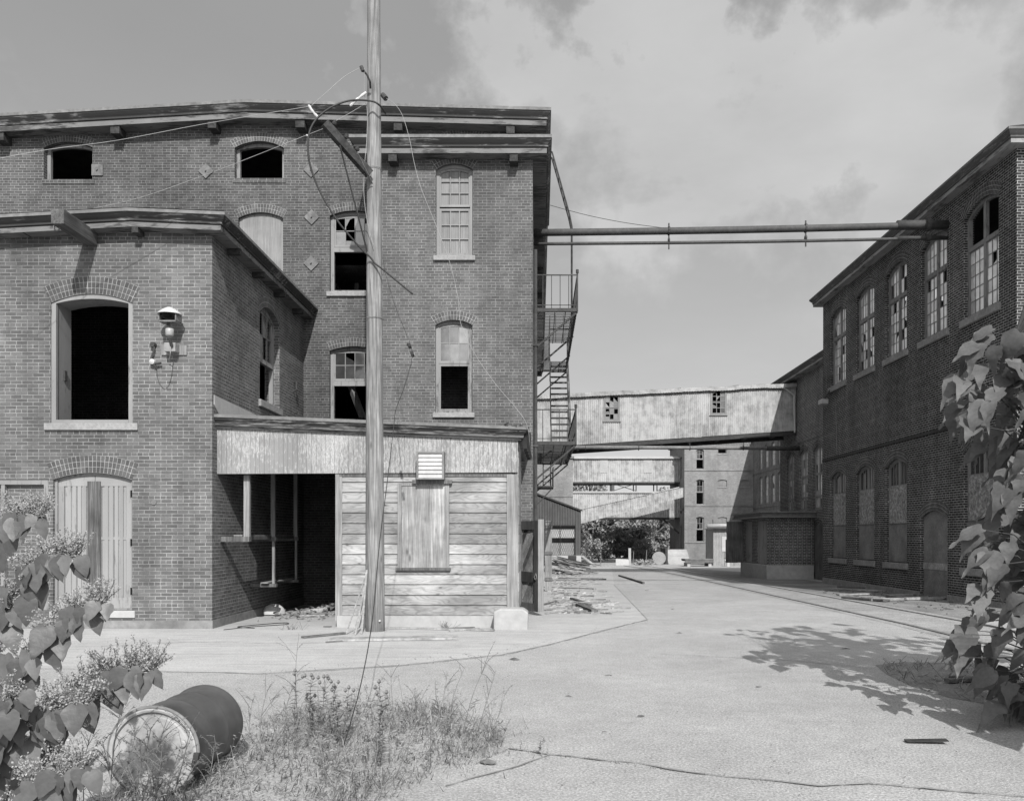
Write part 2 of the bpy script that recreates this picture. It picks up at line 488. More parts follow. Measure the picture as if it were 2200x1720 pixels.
class MB:
    def __init__(self):
        self.v, self.f, self.uv = [], [], {}

    def add(self, verts, faces, uvs=None):
        o = len(self.v)
        self.v.extend([tuple(p) for p in verts])
        for i, f in enumerate(faces):
            if uvs:
                self.uv[len(self.f)] = [uvs[k] for k in f]
            self.f.append(tuple(o + k for k in f))

    def quad(self, a, b, c, d):
        self.add([a, b, c, d], [(0, 1, 2, 3)])

    def box(self, T, a0, a1, b0, b1, c0, c1):
        vs = [T(a, b, c) for c in (c0, c1) for b in (b0, b1) for a in (a0, a1)]
        self.add(vs, [(0, 1, 3, 2), (4, 6, 7, 5), (0, 4, 5, 1), (2, 3, 7, 6), (0, 2, 6, 4), (1, 5, 7, 3)])

    def wbox(self, x0, x1, y0, y1, z0, z1):
        self.box(lambda a, b, c: Vector((a, b, c)), x0, x1, y0, y1, z0, z1)

    def bar(self, p, q, w, h, up=(0, 0, 1), taper=1.0):
        """rectangular bar from p to q"""
        p, q = Vector(p), Vector(q)
        d = (q - p).normalized()
        u = Vector(up)
        s = d.cross(u)
        if s.length < 1e-4:
            s = d.cross(Vector((1, 0, 0)))
        s.normalize()
        u = s.cross(d)
        vs = []
        for e, k in ((p, 1.0), (q, taper)):
            for i, j in ((-1, -1), (1, -1), (1, 1), (-1, 1)):
                vs.append(e + s * (i * w / 2 * k) + u * (j * h / 2 * k))
        self.add(vs, [(0, 3, 2, 1), (4, 5, 6, 7), (0, 1, 5, 4), (1, 2, 6, 5), (2, 3, 7, 6), (3, 0, 4, 7)])

    def tube(self, pts, r, n=6, cap=True):
        pts = [Vector(p) for p in pts]
        rs = r if isinstance(r, (list, tuple)) else [r] * len(pts)
        vs, prev = [], None
        for i, p in enumerate(pts):
            d = (pts[min(i + 1, len(pts) - 1)] - pts[max(i - 1, 0)])
            if d.length < 1e-9:
                d = Vector((0, 0, 1))
            d.normalize()
            if prev is None:
                s = d.cross(Vector((0, 0, 1)))
                if s.length < 0.1:
                    s = d.cross(Vector((1, 0, 0)))
            else:
                s = prev - d * prev.dot(d)
            s.normalize()
            prev = s
            t = d.cross(s)
            for k in range(n):
                a = 2 * pi * k / n
                vs.append(p + (s * cos(a) + t * sin(a)) * rs[i])
        fs = []
        for i in range(len(pts) - 1):
            for k in range(n):
                k2 = (k + 1) % n
                fs.append((i * n + k, i * n + k2, (i + 1) * n + k2, (i + 1) * n + k))
        if cap:
            fs.append(tuple(range(n - 1, -1, -1)))
            fs.append(tuple((len(pts) - 1) * n + k for k in range(n)))
        self.add(vs, fs)

    def sheet(self, T, outline, holes=(), reveal=0.0):
        """flat wall with openings cut out and their reveals"""
        vs, es = [], []
        for loop in [outline] + list(holes):
            o = len(vs)
            vs.extend(Vector((p[0], p[1])) for p in loop)
            es.extend((o + i, o + (i + 1) % len(loop)) for i in range(len(loop)))
        ov, oe, of, *_ = geometry.delaunay_2d_cdt(vs, es, [], 0, 1e-5)
        keep = []
        for f in of:
            c = sum((ov[i] for i in f), Vector((0, 0))) / len(f)
            if inside(c, outline) and not any(inside(c, h) for h in holes):
                keep.append(tuple(f))
        self.add([T(p[0], p[1], 0) for p in ov], keep)
        if reveal:
            for h in holes:
                n = len(h)
                vv = [T(p[0], p[1], 0) for p in h] + [T(p[0], p[1], -reveal) for p in h]
                self.add(vv, [(i, (i + 1) % n, n + (i + 1) % n, n + i) for i in range(n)])

    def prism(self, T, loop, c0, c1):
        n = len(loop)
        vs = [T(p[0], p[1], c0) for p in loop] + [T(p[0], p[1], c1) for p in loop]
        fs = [tuple(range(n)), tuple(range(2 * n - 1, n - 1, -1))]
        fs += [(i, n + i, n + (i + 1) % n, (i + 1) % n) for i in range(n)]
        self.add(vs, fs)

    def ring(self, T, lo, li, c0, c1):
        n = len(lo)
        vs = [T(p[0], p[1], c) for c in (c0, c1) for l in (lo, li) for p in l]
        fs = []
        for i in range(n):
            j = (i + 1) % n
            fs += [(i, j, n + j, n + i), (2 * n + i, 3 * n + i, 3 * n + j, 2 * n + j),
                   (n + i, n + j, 3 * n + j, 3 * n + i), (i, 2 * n + i, 2 * n + j, j)]
        self.add(vs, fs)

    def build(self, name, mat, parent=None, smooth=False, bevel=0.0):
        me = bpy.data.meshes.new(name)
        me.from_pydata(self.v, [], self.f)
        if self.uv:
            ul = me.uv_layers.new(name='UVMap')
            for fi, p in enumerate(me.polygons):
                if fi in self.uv:
                    for k, li in enumerate(p.loop_indices):
                        ul.data[li].uv = self.uv[fi][k]
        else:
            bm = bmesh.new()
            bm.from_mesh(me)
            bmesh.ops.recalc_face_normals(bm, faces=bm.faces)
            bm.to_mesh(me)
            bm.free()
        me.materials.append(mat)
        if smooth:
            for p in me.polygons:
                p.use_smooth = True
        o = bpy.data.objects.new(name, me)
        COL.objects.link(o)
        if bevel:
            b = o.modifiers.new('bevel', 'BEVEL')
            b.width = bevel
            b.segments = 2
            b.limit_method = 'ANGLE'
        if parent is not None:
            o.parent = parent
            if parent.type == 'EMPTY':
                o.matrix_parent_inverse = Matrix.Translation(-parent.location)
        return o


def inside(p, loop):
    x, y = p[0], p[1]
    r = False
    n = len(loop)
    for i in range(n):
        x1, y1 = loop[i][0], loop[i][1]
        x2, y2 = loop[(i + 1) % n][0], loop[(i + 1) % n][1]
        if (y1 > y) != (y2 > y) and x < (x2 - x1) * (y - y1) / (y2 - y1) + x1:
            r = not r
    return r


def tag(o, label, cat, group=None, kind=None):
    if label:
        o['label'] = label
    if cat:
        o['category'] = cat
    if group:
        o['group'] = group
    if kind:
        o['kind'] = kind
    return o


def thing(name, loc, label, cat, group=None):
    o = bpy.data.objects.new(name, None)
    o.empty_display_size = 0.3
    COL.objects.link(o)
    o.location = loc
    return tag(o, label, cat, group)


def rect(a0, a1, b0, b1):
    return [(a0, b0), (a1, b0), (a1, b1), (a0, b1)]


def arc_fn(a0, a1, sp, cr):
    w = (a1 - a0) / 2
    h = max(cr - sp, 1e-4)
    R = (w * w + h * h) / (2 * h)
    cy = cr - R
    mid = (a0 + a1) / 2
    return lambda a: cy + sqrt(max(R * R - (a - mid) ** 2, 0.0))


def arch_loop(a0, a1, b0, sp, cr, n=12):
    f = arc_fn(a0, a1, sp, cr)
    pts = [(a0, b0), (a1, b0)]
    for i in range(n + 1):
        a = a1 + (a0 - a1) * i / n
        pts.append((a, f(a)))
    return pts


def arch_ring(T, a0, a1, sp, cr, rings, mat, parent, thick=0.112, proud=0.004):
    """brick arch over an opening: rings of header bricks"""
    w = (a1 - a0) / 2
    h = max(cr - sp, 1e-3)
    R = (w * w + h * h) / (2 * h)
    cy = cr - R
    mid = (a0 + a1) / 2
    ang = math.asin(min(0.999, w / R))
    m = MB()
    n = 18
    vs, uvs, fs = [], [], []
    for i in range(n + 1):
        t = -ang + 2 * ang * i / n
        for k in range(2):
            r = R + (0 if k == 0 else thick * rings)
            vs.append(T(mid + r * sin(t), cy + r * cos(t), proud))
            uvs.append(((t * (R + thick)), (0 if k == 0 else 0.115 * rings)))
    for i in range(n):
        fs.append((2 * i, 2 * i + 2, 2 * i + 3, 2 * i + 1))
    m.add(vs, fs, uvs)
    return m.build('arch', mat, parent)


def cell(al, ar, b0, b1, fa):
    """pane outline, its top clipped to the arch"""
    top = []
    for i in range(5):
        a = ar + (al - ar) * i / 4
        top.append((a, min(b1, fa(a)) if fa else b1))
    if max(p[1] for p in top) <= b0 + 0.01:
        return None
    if not fa or all(abs(p[1] - b1) < 1e-6 for p in top):
        top = [top[0], top[-1]]
    return [(al, b0), (ar, b0)] + top


def broken(loop, r):
    """a shard left in the frame: the pane with a jagged bite out of it"""
    cx = sum(p[0] for p in loop) / len(loop)
    cy = sum(p[1] for p in loop) / len(loop)
    return cx, cy


def window(parent, T, a0, a1, b0, sp, cr, sashes, depth=0.14, fw=0.07, fmat=None, gmat=None, sill=None,
           sillmat=None, rings=2, archmat=None, mullion=0.0, rails=(), label=None, name='window', arch_t=0.112, bars=0.022, seed=0,
           boardmat=None):
    """a window: frame (the part), with sashes, glass, boards, sill and arch as its sub-parts.
    sash = (a0, a1, b0, b1, cols, rows, fraction of panes kept, kind, stile)"""
    r = random.Random(seed * 17 + 3)
    fmat = fmat or FRAME
    gmat = gmat or GLASS
    arched = cr > sp + 0.005
    fa = arc_fn(a0 + fw, a1 - fw, sp, cr - fw) if arched else None
    m = MB()
    lo = arch_loop(a0, a1, b0, sp, cr)
    li = arch_loop(a0 + fw, a1 - fw, b0 + fw * 0.8, sp, cr - fw)
    m.ring(T, lo, li, -depth, -depth - 0.10)
    if mullion:
        mid = (a0 + a1) / 2
        m.box(T, mid - mullion / 2, mid + mullion / 2, b0 + fw * 0.8, (fa(mid) if fa else sp) + 0.01, -depth + 0.004, -depth - 0.09)
    for rb, rt in rails:
        m.box(T, a0 + fw, a1 - fw, rb, rb + rt, -depth + 0.008, -depth - 0.088)
    wo = m.build(name, fmat, parent)
    if label:
        wo['label'] = label
    bar, gl, bd = MB(), MB(), MB()
    c0, c1 = -depth - 0.02, -depth - 0.055
    for s in sashes:
        sa0, sa1, sb0, sb1, cols, rows, keep, kind, st = s
        ftop = (lambda a: min(sb1, fa(a))) if fa else (lambda a: sb1)
        if kind == 'bars_board':
            pass
        if kind in ('glass', 'bars', 'bars_board'):
            cst = c0 - 0.001
            bar.box(T, sa0, sa0 + st, sb0, ftop(sa0 + st * 0.5), cst, c1)
            bar.box(T, sa1 - st, sa1, sb0, ftop(sa1 - st * 0.5), cst, c1)
            bar.box(T, sa0 + st, sa1 - st, sb0, sb0 + st, cst - 0.002, c1)
            if not fa or sb1 < fa((sa0 + sa1) / 2) - 0.05:
                bar.box(T, sa0 + st, sa1 - st, sb1 - st, sb1, cst - 0.002, c1)
            else:
                n = 8
                for i in range(n):
                    x0 = sa0 + st + (sa1 - sa0 - 2 * st) * i / n
                    x1 = sa0 + st + (sa1 - sa0 - 2 * st) * (i + 1) / n
                    bar.prism(T, [(x0, ftop(x0) - st), (x1, ftop(x1) - st), (x1, ftop(x1)), (x0, ftop(x0))], cst - 0.002, c1)
            ia0, ia1 = sa0 + st, sa1 - st
            ib0 = sb0 + st
            ib1 = max(ftop(ia0 + (ia1 - ia0) * k / 10) for k in range(11)) - st * 0.6
            rowh = (min(ib1, sb1 - st) - ib0) / rows if rows else 0
            ff = (lambda a: ftop(a) - st * 0.7)
            for c in range(1, cols):
                x = ia0 + (ia1 - ia0) * c / cols
                bar.box(T, x - bars / 2, x + bars / 2, ib0, ff(x), c0 - 0.004, c1)
            for q in range(1, rows):
                b = ib0 + rowh * q
                xs = [ia0 + (ia1 - ia0) * k / 20 for k in range(21)]
                ok = [x for x in xs if ff(x) > b]
                if len(ok) > 1:
                    bar.box(T, ok[0], ok[-1], b - bars / 2, b + bars / 2, c0 - 0.006, c1)
            for c in range(cols):
                for q in range(rows):
                    if r.random() > keep and kind == 'glass':
                        if r.random() < 0.4:
                            # a shard left in one corner of the pane
                            x0 = ia0 + (ia1 - ia0) * c / cols
                            x1 = ia0 + (ia1 - ia0) * (c + 1) / cols
                            y0, y1 = ib0 + rowh * q, min(ib0 + rowh * (q + 1), ff((x0 + x1) / 2))
                            k = r.random()
                            if k < 0.5:
                                lp = [(x0, y0), (x1, y0), (x1 - (x1 - x0) * r.random(), y0 + (y1 - y0) * r.uniform(.2, .6)), (x0, y0 + (y1 - y0) * r.uniform(.3, .9))]
                            else:
                                lp = [(x0, y1), (x0, y1 - (y1 - y0) * r.uniform(.3, .9)), (x0 + (x1 - x0) * r.uniform(.3, .7), y1 - (y1 - y0) * r.uniform(.1, .4)), (x1, y1)]
                            gl.add([T(p[0], p[1], (c0 + c1) / 2) for p in lp], [tuple(range(len(lp)))])
                        continue
                    lp = cell(ia0 + (ia1 - ia0) * c / cols, ia0 + (ia1 - ia0) * (c + 1) / cols, ib0 + rowh * q, ib0 + rowh * (q + 1), ff)
                    if not lp:
                        continue
                    if kind == 'glass':
                        tx, ty = r.uniform(-.012, .012), r.uniform(-.012, .012)
                        ax, ay = lp[0]
                        gl.add([T(p[0], p[1], (c0 + c1) / 2 + (p[0] - ax) * tx + (p[1] - ay) * ty) for p in lp], [tuple(range(len(lp)))])
        if kind in ('bars_board', 'board'):
            nb = max(1, cols)
            for c in range(nb):
                x0 = sa0 + (sa1 - sa0) * c / nb + 0.003
                x1 = sa0 + (sa1 - sa0) * (c + 1) / nb - 0.003
                lp = [(x0, sb0), (x1, sb0)] + [(x1 + (x0 - x1) * i / 4, ftop(x1 + (x0 - x1) * i / 4)) for i in range(5)]
                cb = c1 - 0.004 if kind == 'bars_board' else -depth + 0.012
                bd.prism(T, lp, cb, cb - 0.02)
    if bar.v:
        bar.build('sash', fmat, wo)
    if gl.v:
        gl.build('glass', gmat, wo)
    if bd.v:
        bd.build('boarding', boardmat or BOARD, wo)
    if sill:
        ex, sh, pr = sill
        sm = MB()
        sm.box(T, a0 - ex, a1 + ex, b0 - sh, b0, pr, -depth - 0.1)
        sm.build('sill', sillmat or STONE, wo, bevel=0.01)
    if rings:
        arch_ring(T, a0, a1, sp, cr, rings, archmat or ARCH, wo, arch_t)
    return wo


def cornice(path, profile, name, mat, parent):
    """run a section along an eave; path = [((x,y,z), (ox,oy))]"""
    m = MB()
    k = len(profile)
    for i, (p, o) in enumerate(path):
        for out, dz in profile:
            m.v.append((p[0] + o[0] * out, p[1] + o[1] * out, p[2] + dz))
    for i in range(len(path) - 1):
        for j in range(k - 1):
            m.f.append((i * k + j, (i + 1) * k + j, (i + 1) * k + j + 1, i * k + j + 1))
    m.f.append(tuple(range(k)))
    m.f.append(tuple((len(path) - 1) * k + j for j in range(k)))
    return m.build(name, mat, parent)


def eave(parent, path, e, h, split=None, mats=None):
    """roof edge, crown moulding, pale fascia and soffit as parts; h is the whole height, z of the path is its top"""
    top = [(0.0, 0.06), (e + 0.02, 0.0), (e + 0.02, -h * 0.19), (0.0, -h * 0.19)]
    crown = [(0.0, -h * .2), (e + 0.0, -h * .2), (e - .01, -h * .27), (e - .05, -h * .40), (e - .085, -h * .50),
             (e - .09, -h * .56), (e - .07, -h * .57), (e - .07, -h * .64), (e - .10, -h * .65), (e - .10, -h * .71), (0, -h * .71)]
    low = [(0.0, -h * .715), (e - 0.10, -h * .715), (e - 0.105, -h), (e - .16, -h), (0.0, -h + 0.0)]
    mats = mats or (ROOF_L, TRIM, TRIM_L)
    c = cornice(path, crown, 'cornice', mats[1], parent)
    cornice(path, top, 'roof_edge', mats[0], c)
    cornice(path, low, 'fascia', mats[2], c)
    return c


def strip(name, pts, width, mat, label, cat, lift=0.012, jit=0.4, kind='structure', seed=1):
    """a ragged crack or seam lying on the paving"""
    r = random.Random(seed)
    m = MB()
    P = []
    for i in range(len(pts) - 1):
        a, b = Vector(pts[i]), Vector(pts[i + 1])
        n = max(2, int((b - a).length / 0.09))
        for k in range(n):
            P.append(a.lerp(b, k / n))
    P.append(Vector(pts[-1]))
    vs, fs = [], []
    dx = dy = 0
    for i, p in enumerate(P):
        d = (P[min(i + 1, len(P) - 1)] - P[max(i - 1, 0)])
        s = Vector((-d.y, d.x, 0)).normalized()
        dx = dx * 0.8 + r.uniform(-1, 1) * width * jit
        w = width * r.uniform(0.25, 1.25) * 0.5
        q = p + s * dx
        zq = gz(q.y) + lift
        for sg in (-1, 1):
            v = q + s * (w * sg)
            vs.append((v.x, v.y, zq))
    for i in range(len(P) - 1):
        fs.append((2 * i, 2 * i + 1, 2 * i + 3, 2 * i + 2))
    m.add(vs, fs)
    return tag(m.build(name, mat), label, cat, None, kind)



# ------------------------------------------------------------------ yard
def build_ground():
    m = MB()
    xs = [-600, -120, -40, -20, -12, -6, 0, 4, 8, 12, 20, 40, 120, 600]
    ys = [-400, -60, -10, 0, 4, 8, 12, 17, 22, 30, 40, 60, 80, 110, 160, 300, 1500]
    vs = [(x, y, gz(y)) for y in ys for x in xs]
    n = len(xs)
    m.add(vs, [(j * n + i, j * n + i + 1, (j + 1) * n + i + 1, (j + 1) * n + i) for j in range(len(ys) - 1) for i in range(n - 1)])
    tag(m.build('ground', YARD), 'sunlit speckled asphalt yard with cracks and a tree shadow', 'ground', None, 'structure')

    def sheet(name, loop, mat, lift, label):
        ys2 = sorted(set([p[1] for p in loop] + [17.0]))
        b = MB()
        # cut at the break of slope so that the sheet follows the yard
        for lo, hi in ((-100, 17.0), (17.0, 200)):
            part = clip_y(loop, lo, hi)
            if len(part) >= 3:
                b.add([(p[0], p[1], gz(p[1]) + lift) for p in part], [tuple(range(len(part)))])
        return tag(b.build(name, mat), label, 'pavement', None, 'structure')

    def clip_y(loop, lo, hi):
        for lim, sg in ((lo, 1), (hi, -1)):
            out = []
            for i in range(len(loop)):
                a, c = loop[i], loop[(i + 1) % len(loop)]
                ina, inc = (a[1] - lim) * sg >= 0, (c[1] - lim) * sg >= 0
                if ina:
                    out.append(a)
                if ina != inc:
                    t = (lim - a[1]) / (c[1] - a[1])
                    out.append((a[0] + (c[0] - a[0]) * t, lim))
            loop = out
        return loop

    c = [gpt(*p) for p in ((1319, 1256), (1391, 1331), (1300, 1352), (1185, 1382), (1080, 1405), (860, 1428), (560, 1446), (150, 1436))]
    loop = [(-14, 22.4), (-0.3, 22.4), (-0.2, 60), (5.2, 60)] + [(p.x, p.y) for p in c] + [(-14, 11.4)]
    sheet('apron', loop, APRON, 0.004, 'pale concrete apron in front of the brick and wooden buildings on the left')
    sheet('track_bed', [(7.15, 10.5), (9.15, 10.5), (9.0, 40), (7.9, 62), (6.4, 62), (7.15, 40)], TRACKP, 0.004,
          'rough worn paving between the two rails of the street track')
    sheet('dirt_strip', [(9.25, 18.0), (11.85, 18.0), (12.5, 48), (9.3, 60), (9.15, 40)], DIRT, 0.004,
          'dark dirty strip of ground along the foot of the brick building on the right')
    strip('pavement_crack', [gpt(1095, 1608), gpt(1180, 1620), gpt(1290, 1634), gpt(1370, 1640), gpt(1440, 1655), gpt(1560, 1670), gpt(1680, 1680),
                             gpt(1760, 1690), gpt(1870, 1686), gpt(1990, 1696), gpt(2120, 1706), gpt(2230, 1716)], 0.028, CRACK,
          'long thin crack wandering across the nearest asphalt', 'crack', seed=3)
    strip('pavement_crack', [gpt(1391, 1331), gpt(1300, 1354), gpt(1185, 1384), gpt(1080, 1407), gpt(860, 1430), gpt(560, 1448), gpt(200, 1438)], 0.028, CRACK,
          'seam between the pale apron and the darker asphalt', 'crack', seed=5)
    strip('pavement_crack', [gpt(1319, 1256), gpt(1356, 1294), gpt(1391, 1331)], 0.02, CRACK,
          'straight seam along the street edge of the apron', 'crack', seed=6, jit=0.05)
    strip('pavement_crack', [gpt(1420, 1405), gpt(1560, 1411), gpt(1700, 1418), gpt(1880, 1436)], 0.02, CRACK,
          'hairline crack crossing the leafy shadow on the asphalt', 'crack', seed=8)
    strip('pavement_crack', [gpt(215, 1388), gpt(420, 1379), gpt(640, 1383), gpt(900, 1370)], 0.02, CRACK,
          'grassy joint in the apron in front of the boarded shed', 'crack', seed=9)
    strip('pavement_crack', [gpt(1180, 1622), gpt(1120, 1645), gpt(1060, 1662), gpt(960, 1690)], 0.02, CRACK,
          'short crack running from the weed tuft to the grass patch', 'crack', seed=12)
    # rails set flush in the street
    for x, lab in ((7.4, 'rusty rail set in the street nearer the middle of the road'),
                   (8.9, 'rusty rail set in the street nearer the brick building on the right')):
        b = MB()
        pts = [(x + (0 if y < 40 else -(y - 40) ** 2 * 0.0016), y) for y in (10.5, 17, 24, 32, 40, 44, 48, 52, 56, 60, 64)]
        for w, h, o in ((0.065, 0.022, 0.0), (0.03, 0.012, 0.085)):
            for (xa, ya), (xb, yb) in zip(pts, pts[1:]):
                b.bar((xa + o, ya, gz(ya) + h / 2), (xb + o, yb, gz(yb) + h / 2), w, h)
        tag(b.build('rail', IRON_M), lab, 'rail', 'rails of the street track')


build_ground()


# ------------------------------------------------------------------ the tall brick mill
def wall_box(m, X0, X1, Y0, Y1, zt, fronts=True, zb=-1.5, top=True):
    """plain closed sides for a building: left, right, back"""
    m.quad((X0, Y0, zb), (X0, Y1, zb), (X0, Y1, zt), (X0, Y0, zt))
    m.quad((X1, Y0, zb), (X1, Y1, zb), (X1, Y1, zt), (X1, Y0, zt))
    m.quad((X0, Y1, zb), (X1, Y1, zb), (X1, Y1, zt), (X0, Y1, zt))


def pxwin(Y, l, r, b, sp, cr):
    return fx(l, Y), fx(r, Y), fz(b, Y), fz(sp, Y), fz(cr, Y)


def build_mill():
    t = thing('brick_mill', (-8, 22.5, 0), 'tall brick mill with low gable, empty attic windows and a projecting bay behind the pole', 'mill')
    Y, YW = 22.5, 20.7
    XL, XP, XR, YB = -27.0, -7.7, -0.2, 58.0
    zl, zp, zr = 12.15, 13.24, 13.03
    T, TW = Front(Y), Front(YW)
    A = [pxwin(Y, -310, -205, 386, 320, 306), pxwin(Y, 94.3, 199, 385.5, 317, 304), pxwin(Y, 504, 610, 383, 317.5, 303), pxwin(Y, 945, 1051, 383, 309, 295)]
    B = [pxwin(Y, 512, 608, 627, 468, 456), pxwin(Y, 708.5, 812, 626.5, 463, 452)]
    C = [pxwin(Y, 510, 606, 918, 760, 748), pxwin(Y, 708, 812, 918, 753, 743.5)]
    wl = [arch_loop(*w) for w in A + B + C]
    m = MB()
    m.sheet(T, [(XL, -1), (XR, -1), (XR, zr - .2), (XP, zp - .2), (XL, zl - .2)], wl, 0.32)
    wall_box(m, XL, XR, Y, YB, zr - .2)
    m.quad((XL, Y, 0.9), (XR, Y, 0.9), (XR, YB, 0.9), (XL, YB, 0.9))
    for zf in (5.0, 9.15):      # upper floors inside
        m.quad((XL, Y + .3, zf), (XR, Y + .3, zf), (XR, YB, zf), (XL, YB, zf))
    wall = m.build('wall', BRICK, t)
    # projecting bay
    XA, XB, YE = -4.13, -0.157, 26.0
    ztw = fz(287, 20.2)
    E1 = pxwin(YW, 936.8, 1015.9, 550, 363.5, 350.8)
    E2 = pxwin(YW, 935.3, 1014.7, 886.7, 698, 686.6)
    E3 = pxwin(YW, 935.3, 1014.7, 1226, 1035, 1023)
    m = MB()
    m.sheet(TW, rect(XA, XB, -1, ztw - .2), [arch_loop(*w) for w in (E1, E2)], 0.32)
    m.quad((XA, YW, -1), (XA, Y, -1), (XA, Y, ztw - .2), (XA, YW, ztw - .2))
    m.quad((XB, YW, -1), (XB, YE, -1), (XB, YE, ztw - .2), (XB, YW, ztw - .2))
    m.quad((XA, YW + .3, 5.0), (XB, YW + .3, 5.0), (XB, Y, 5.0), (XA, Y, 5.0))
    m.build('bay_wall', BRICK_W, t)
    m = MB()
    m.add([(XA - .4, YW - .4, ztw + .04), (XB + .4, YW - .4, ztw + .02), (XB + .4, YE, ztw + .02), (XA - .4, YE, ztw + .04)], [(0, 1, 2, 3)])
    m.build('bay_roof', ROOF, t)
    eave(t, [((XA, Y, ztw), (-1, 0)), ((XA, YW, ztw), (-1, -1)), ((XB, YW, ztw), (1, -1)), ((XB, YE, ztw), (1, 0))], 0.45, 0.40)
    # main roof and its eaves
    m = MB()
    for (xa, za), (xb, zb) in (((XL, zl), (XP, zp)), ((XP, zp), (XR + .45, zr))):
        m.quad((xa, Y - .4, za + .05), (xb, Y - .4, zb + .05), (xb, YB, zb + .05), (xa, YB, za + .05))
    m.build('roof', ROOF, t)
    eave(t, [((XL, Y, zl), (0, -1)), ((XP, Y, zp), (0, -1)), ((XR, Y, zr), (1, -1)), ((XR, YB - 1, zr), (1, 0))], 0.5, 0.42)
    # rafter ends under the eaves, near-black to paint in the eave shade
    for px, w in ((6, .24), (253, .24), (460, .22), (648, .24), (857, .22), (1097, .22)):
        x = fx(px, Y - .2)
        z = zl + (zp - zl) * (x - XL) / (XP - XL) if x < XP else zp + (zr - zp) * (x - XP) / (XR - XP)
        b = MB()
        b.wbox(x - w / 2, x + w / 2, Y - .36, Y, z - .62, z - .42)
        b.build('rafter_end', CREO_SHADE, t)
    for px in (845, 1104):
        x = fx(px, YW - .2)
        b = MB()
        b.wbox(x - .1, x + .1, YW - .32, YW, ztw - .58, ztw - .40)
        b.build('rafter_end', CREO_SHADE, t)
    for k in range(9):
        y = Y + 4.2 + k * 3.6
        b = MB()
        b.wbox(XR, XR + .36, y - .1, y + .1, zr - .62, zr - .42)
        b.build('rafter_end', CREO_SHADE, t)
    # iron plates of the tie rods
    for px, py, rot in ((443, 368, 1), (669, 365.5, 1), (670, 467, 1), (669, 566, 1), (210, 366, 0)):
        b = MB()
        r = 0.205 if rot else 0.15
        x, z = fx(px, Y), fz(py, Y)
        loop = [(x, z - r), (x + r, z), (x, z + r), (x - r, z)] if rot else rect(x - r, x + r, z - r, z + r)
        b.prism(T, loop, 0.0, 0.035)
        b.tube([T(x, z, .03), T(x, z, .075)], 0.022, 6)
        b.build('tie_plate', PLATE, t)
    # attic openings: frames without sashes
    for i, w in enumerate(A):
        window(t, T, *w, [], depth=.16, fw=.09, sill=(.05, .13, .02), sillmat=BRICK, rings=2, seed=i)
    a0, a1, b0, sp, cr = B[0]
    window(t, T, *B[0], [(a0 + .08, a1 - .08, b0 + .08, cr, 1, 1, 1, 'board', .05)], fw=.08, depth=.10, sill=(.07, .13, .05), seed=11,
           label='window closed with a pale painted panel')
    a0, a1, b0, sp, cr = B[1]
    mid = fz(527, Y)
    window(t, T, *B[1], [(a0 + .07, a1 - .07, mid, cr, 4, 2, 0.5, 'glass', .06)], fw=.09, depth=.12, sill=(.08, .13, .06), seed=4,
           rails=[(mid - .14, .12)], gmat=GLASS, label='window with broken upper panes and an empty lower sash')
    a0, a1, b0, sp, cr = C[1]
    mid = fz(816, Y)
    window(t, T, *C[1], [(a0 + .07, a1 - .07, mid, cr, 4, 2, 0.88, 'glass', .06)], fw=.09, depth=.12, sill=(.08, .13, .06), seed=5,
           rails=[(mid - .14, .13)], gmat=GLASS_B, label='window with dark upper panes and an empty lower sash')
    window(t, T, *C[0], [], fw=.09, depth=.12, sill=(.08, .13, .06), seed=6)
    a0, a1, b0, sp, cr = E1
    mid = fz(441, YW)
    window(t, TW, *E1, [(a0 + .06, a1 - .06, mid + .01, cr, 3, 3, 1, 'bars_board', .055), (a0 + .06, a1 - .06, b0 + .06, mid - .03, 3, 3, 1, 'bars_board', .06)],
           fw=.075, depth=.11, sill=(.06, .12, .07), seed=7, rings=2, fmat=FRAME_P, label='tall window with pale boards behind its glazing bars')
    a0, a1, b0, sp, cr = E2
    mid = fz(778, YW)
    window(t, TW, *E2, [(a0 + .06, a1 - .06, mid, cr, 3, 2, 1, 'glass', .06), (a0 + .06, a1 - .06, b0 + .06, mid - .01, 1, 1, 0, 'glass', .06)],
           fw=.075, depth=.11, sill=(.06, .12, .07), seed=8, label='tall window with pale upper panes and an open lower half')
    for x in (-6.0, -5.35, -4.7):
        b = MB()
        b.wbox(x, x + .12, Y + 1.8, Y + 5, 8.9, 9.12)
        b.build('joist', SHEDW, t)
    b = MB()
    b.wbox(-9, -2.2, Y + 2.6, Y + 2.8, 8.6, 8.85)
    b.build('girder', SHEDW, t)
    for p, q in (((-5.6, Y + .9, 6.9), (-5.0, Y + 1.6, 5.0)), ((-4.9, Y + 1.0, 7.0), (-4.3, Y + 1.5, 5.4))):
        b = MB()
        b.bar(p, q, .14, .14)
        b.build('fallen_timber', SHEDW, t)
    # dark downpipe at the corner of the bay
    b = MB()
    b.tube([(XB + .07, YW + .14, -.2), (XB + .07, YW + .14, 8.9)], .045, 8)
    for z in (1.5, 4, 6.5):
        b.wbox(XB, XB + .14, YW + .08, YW + .2, z, z + .05)
    b.build('downpipe', IRON, t)


build_mill()


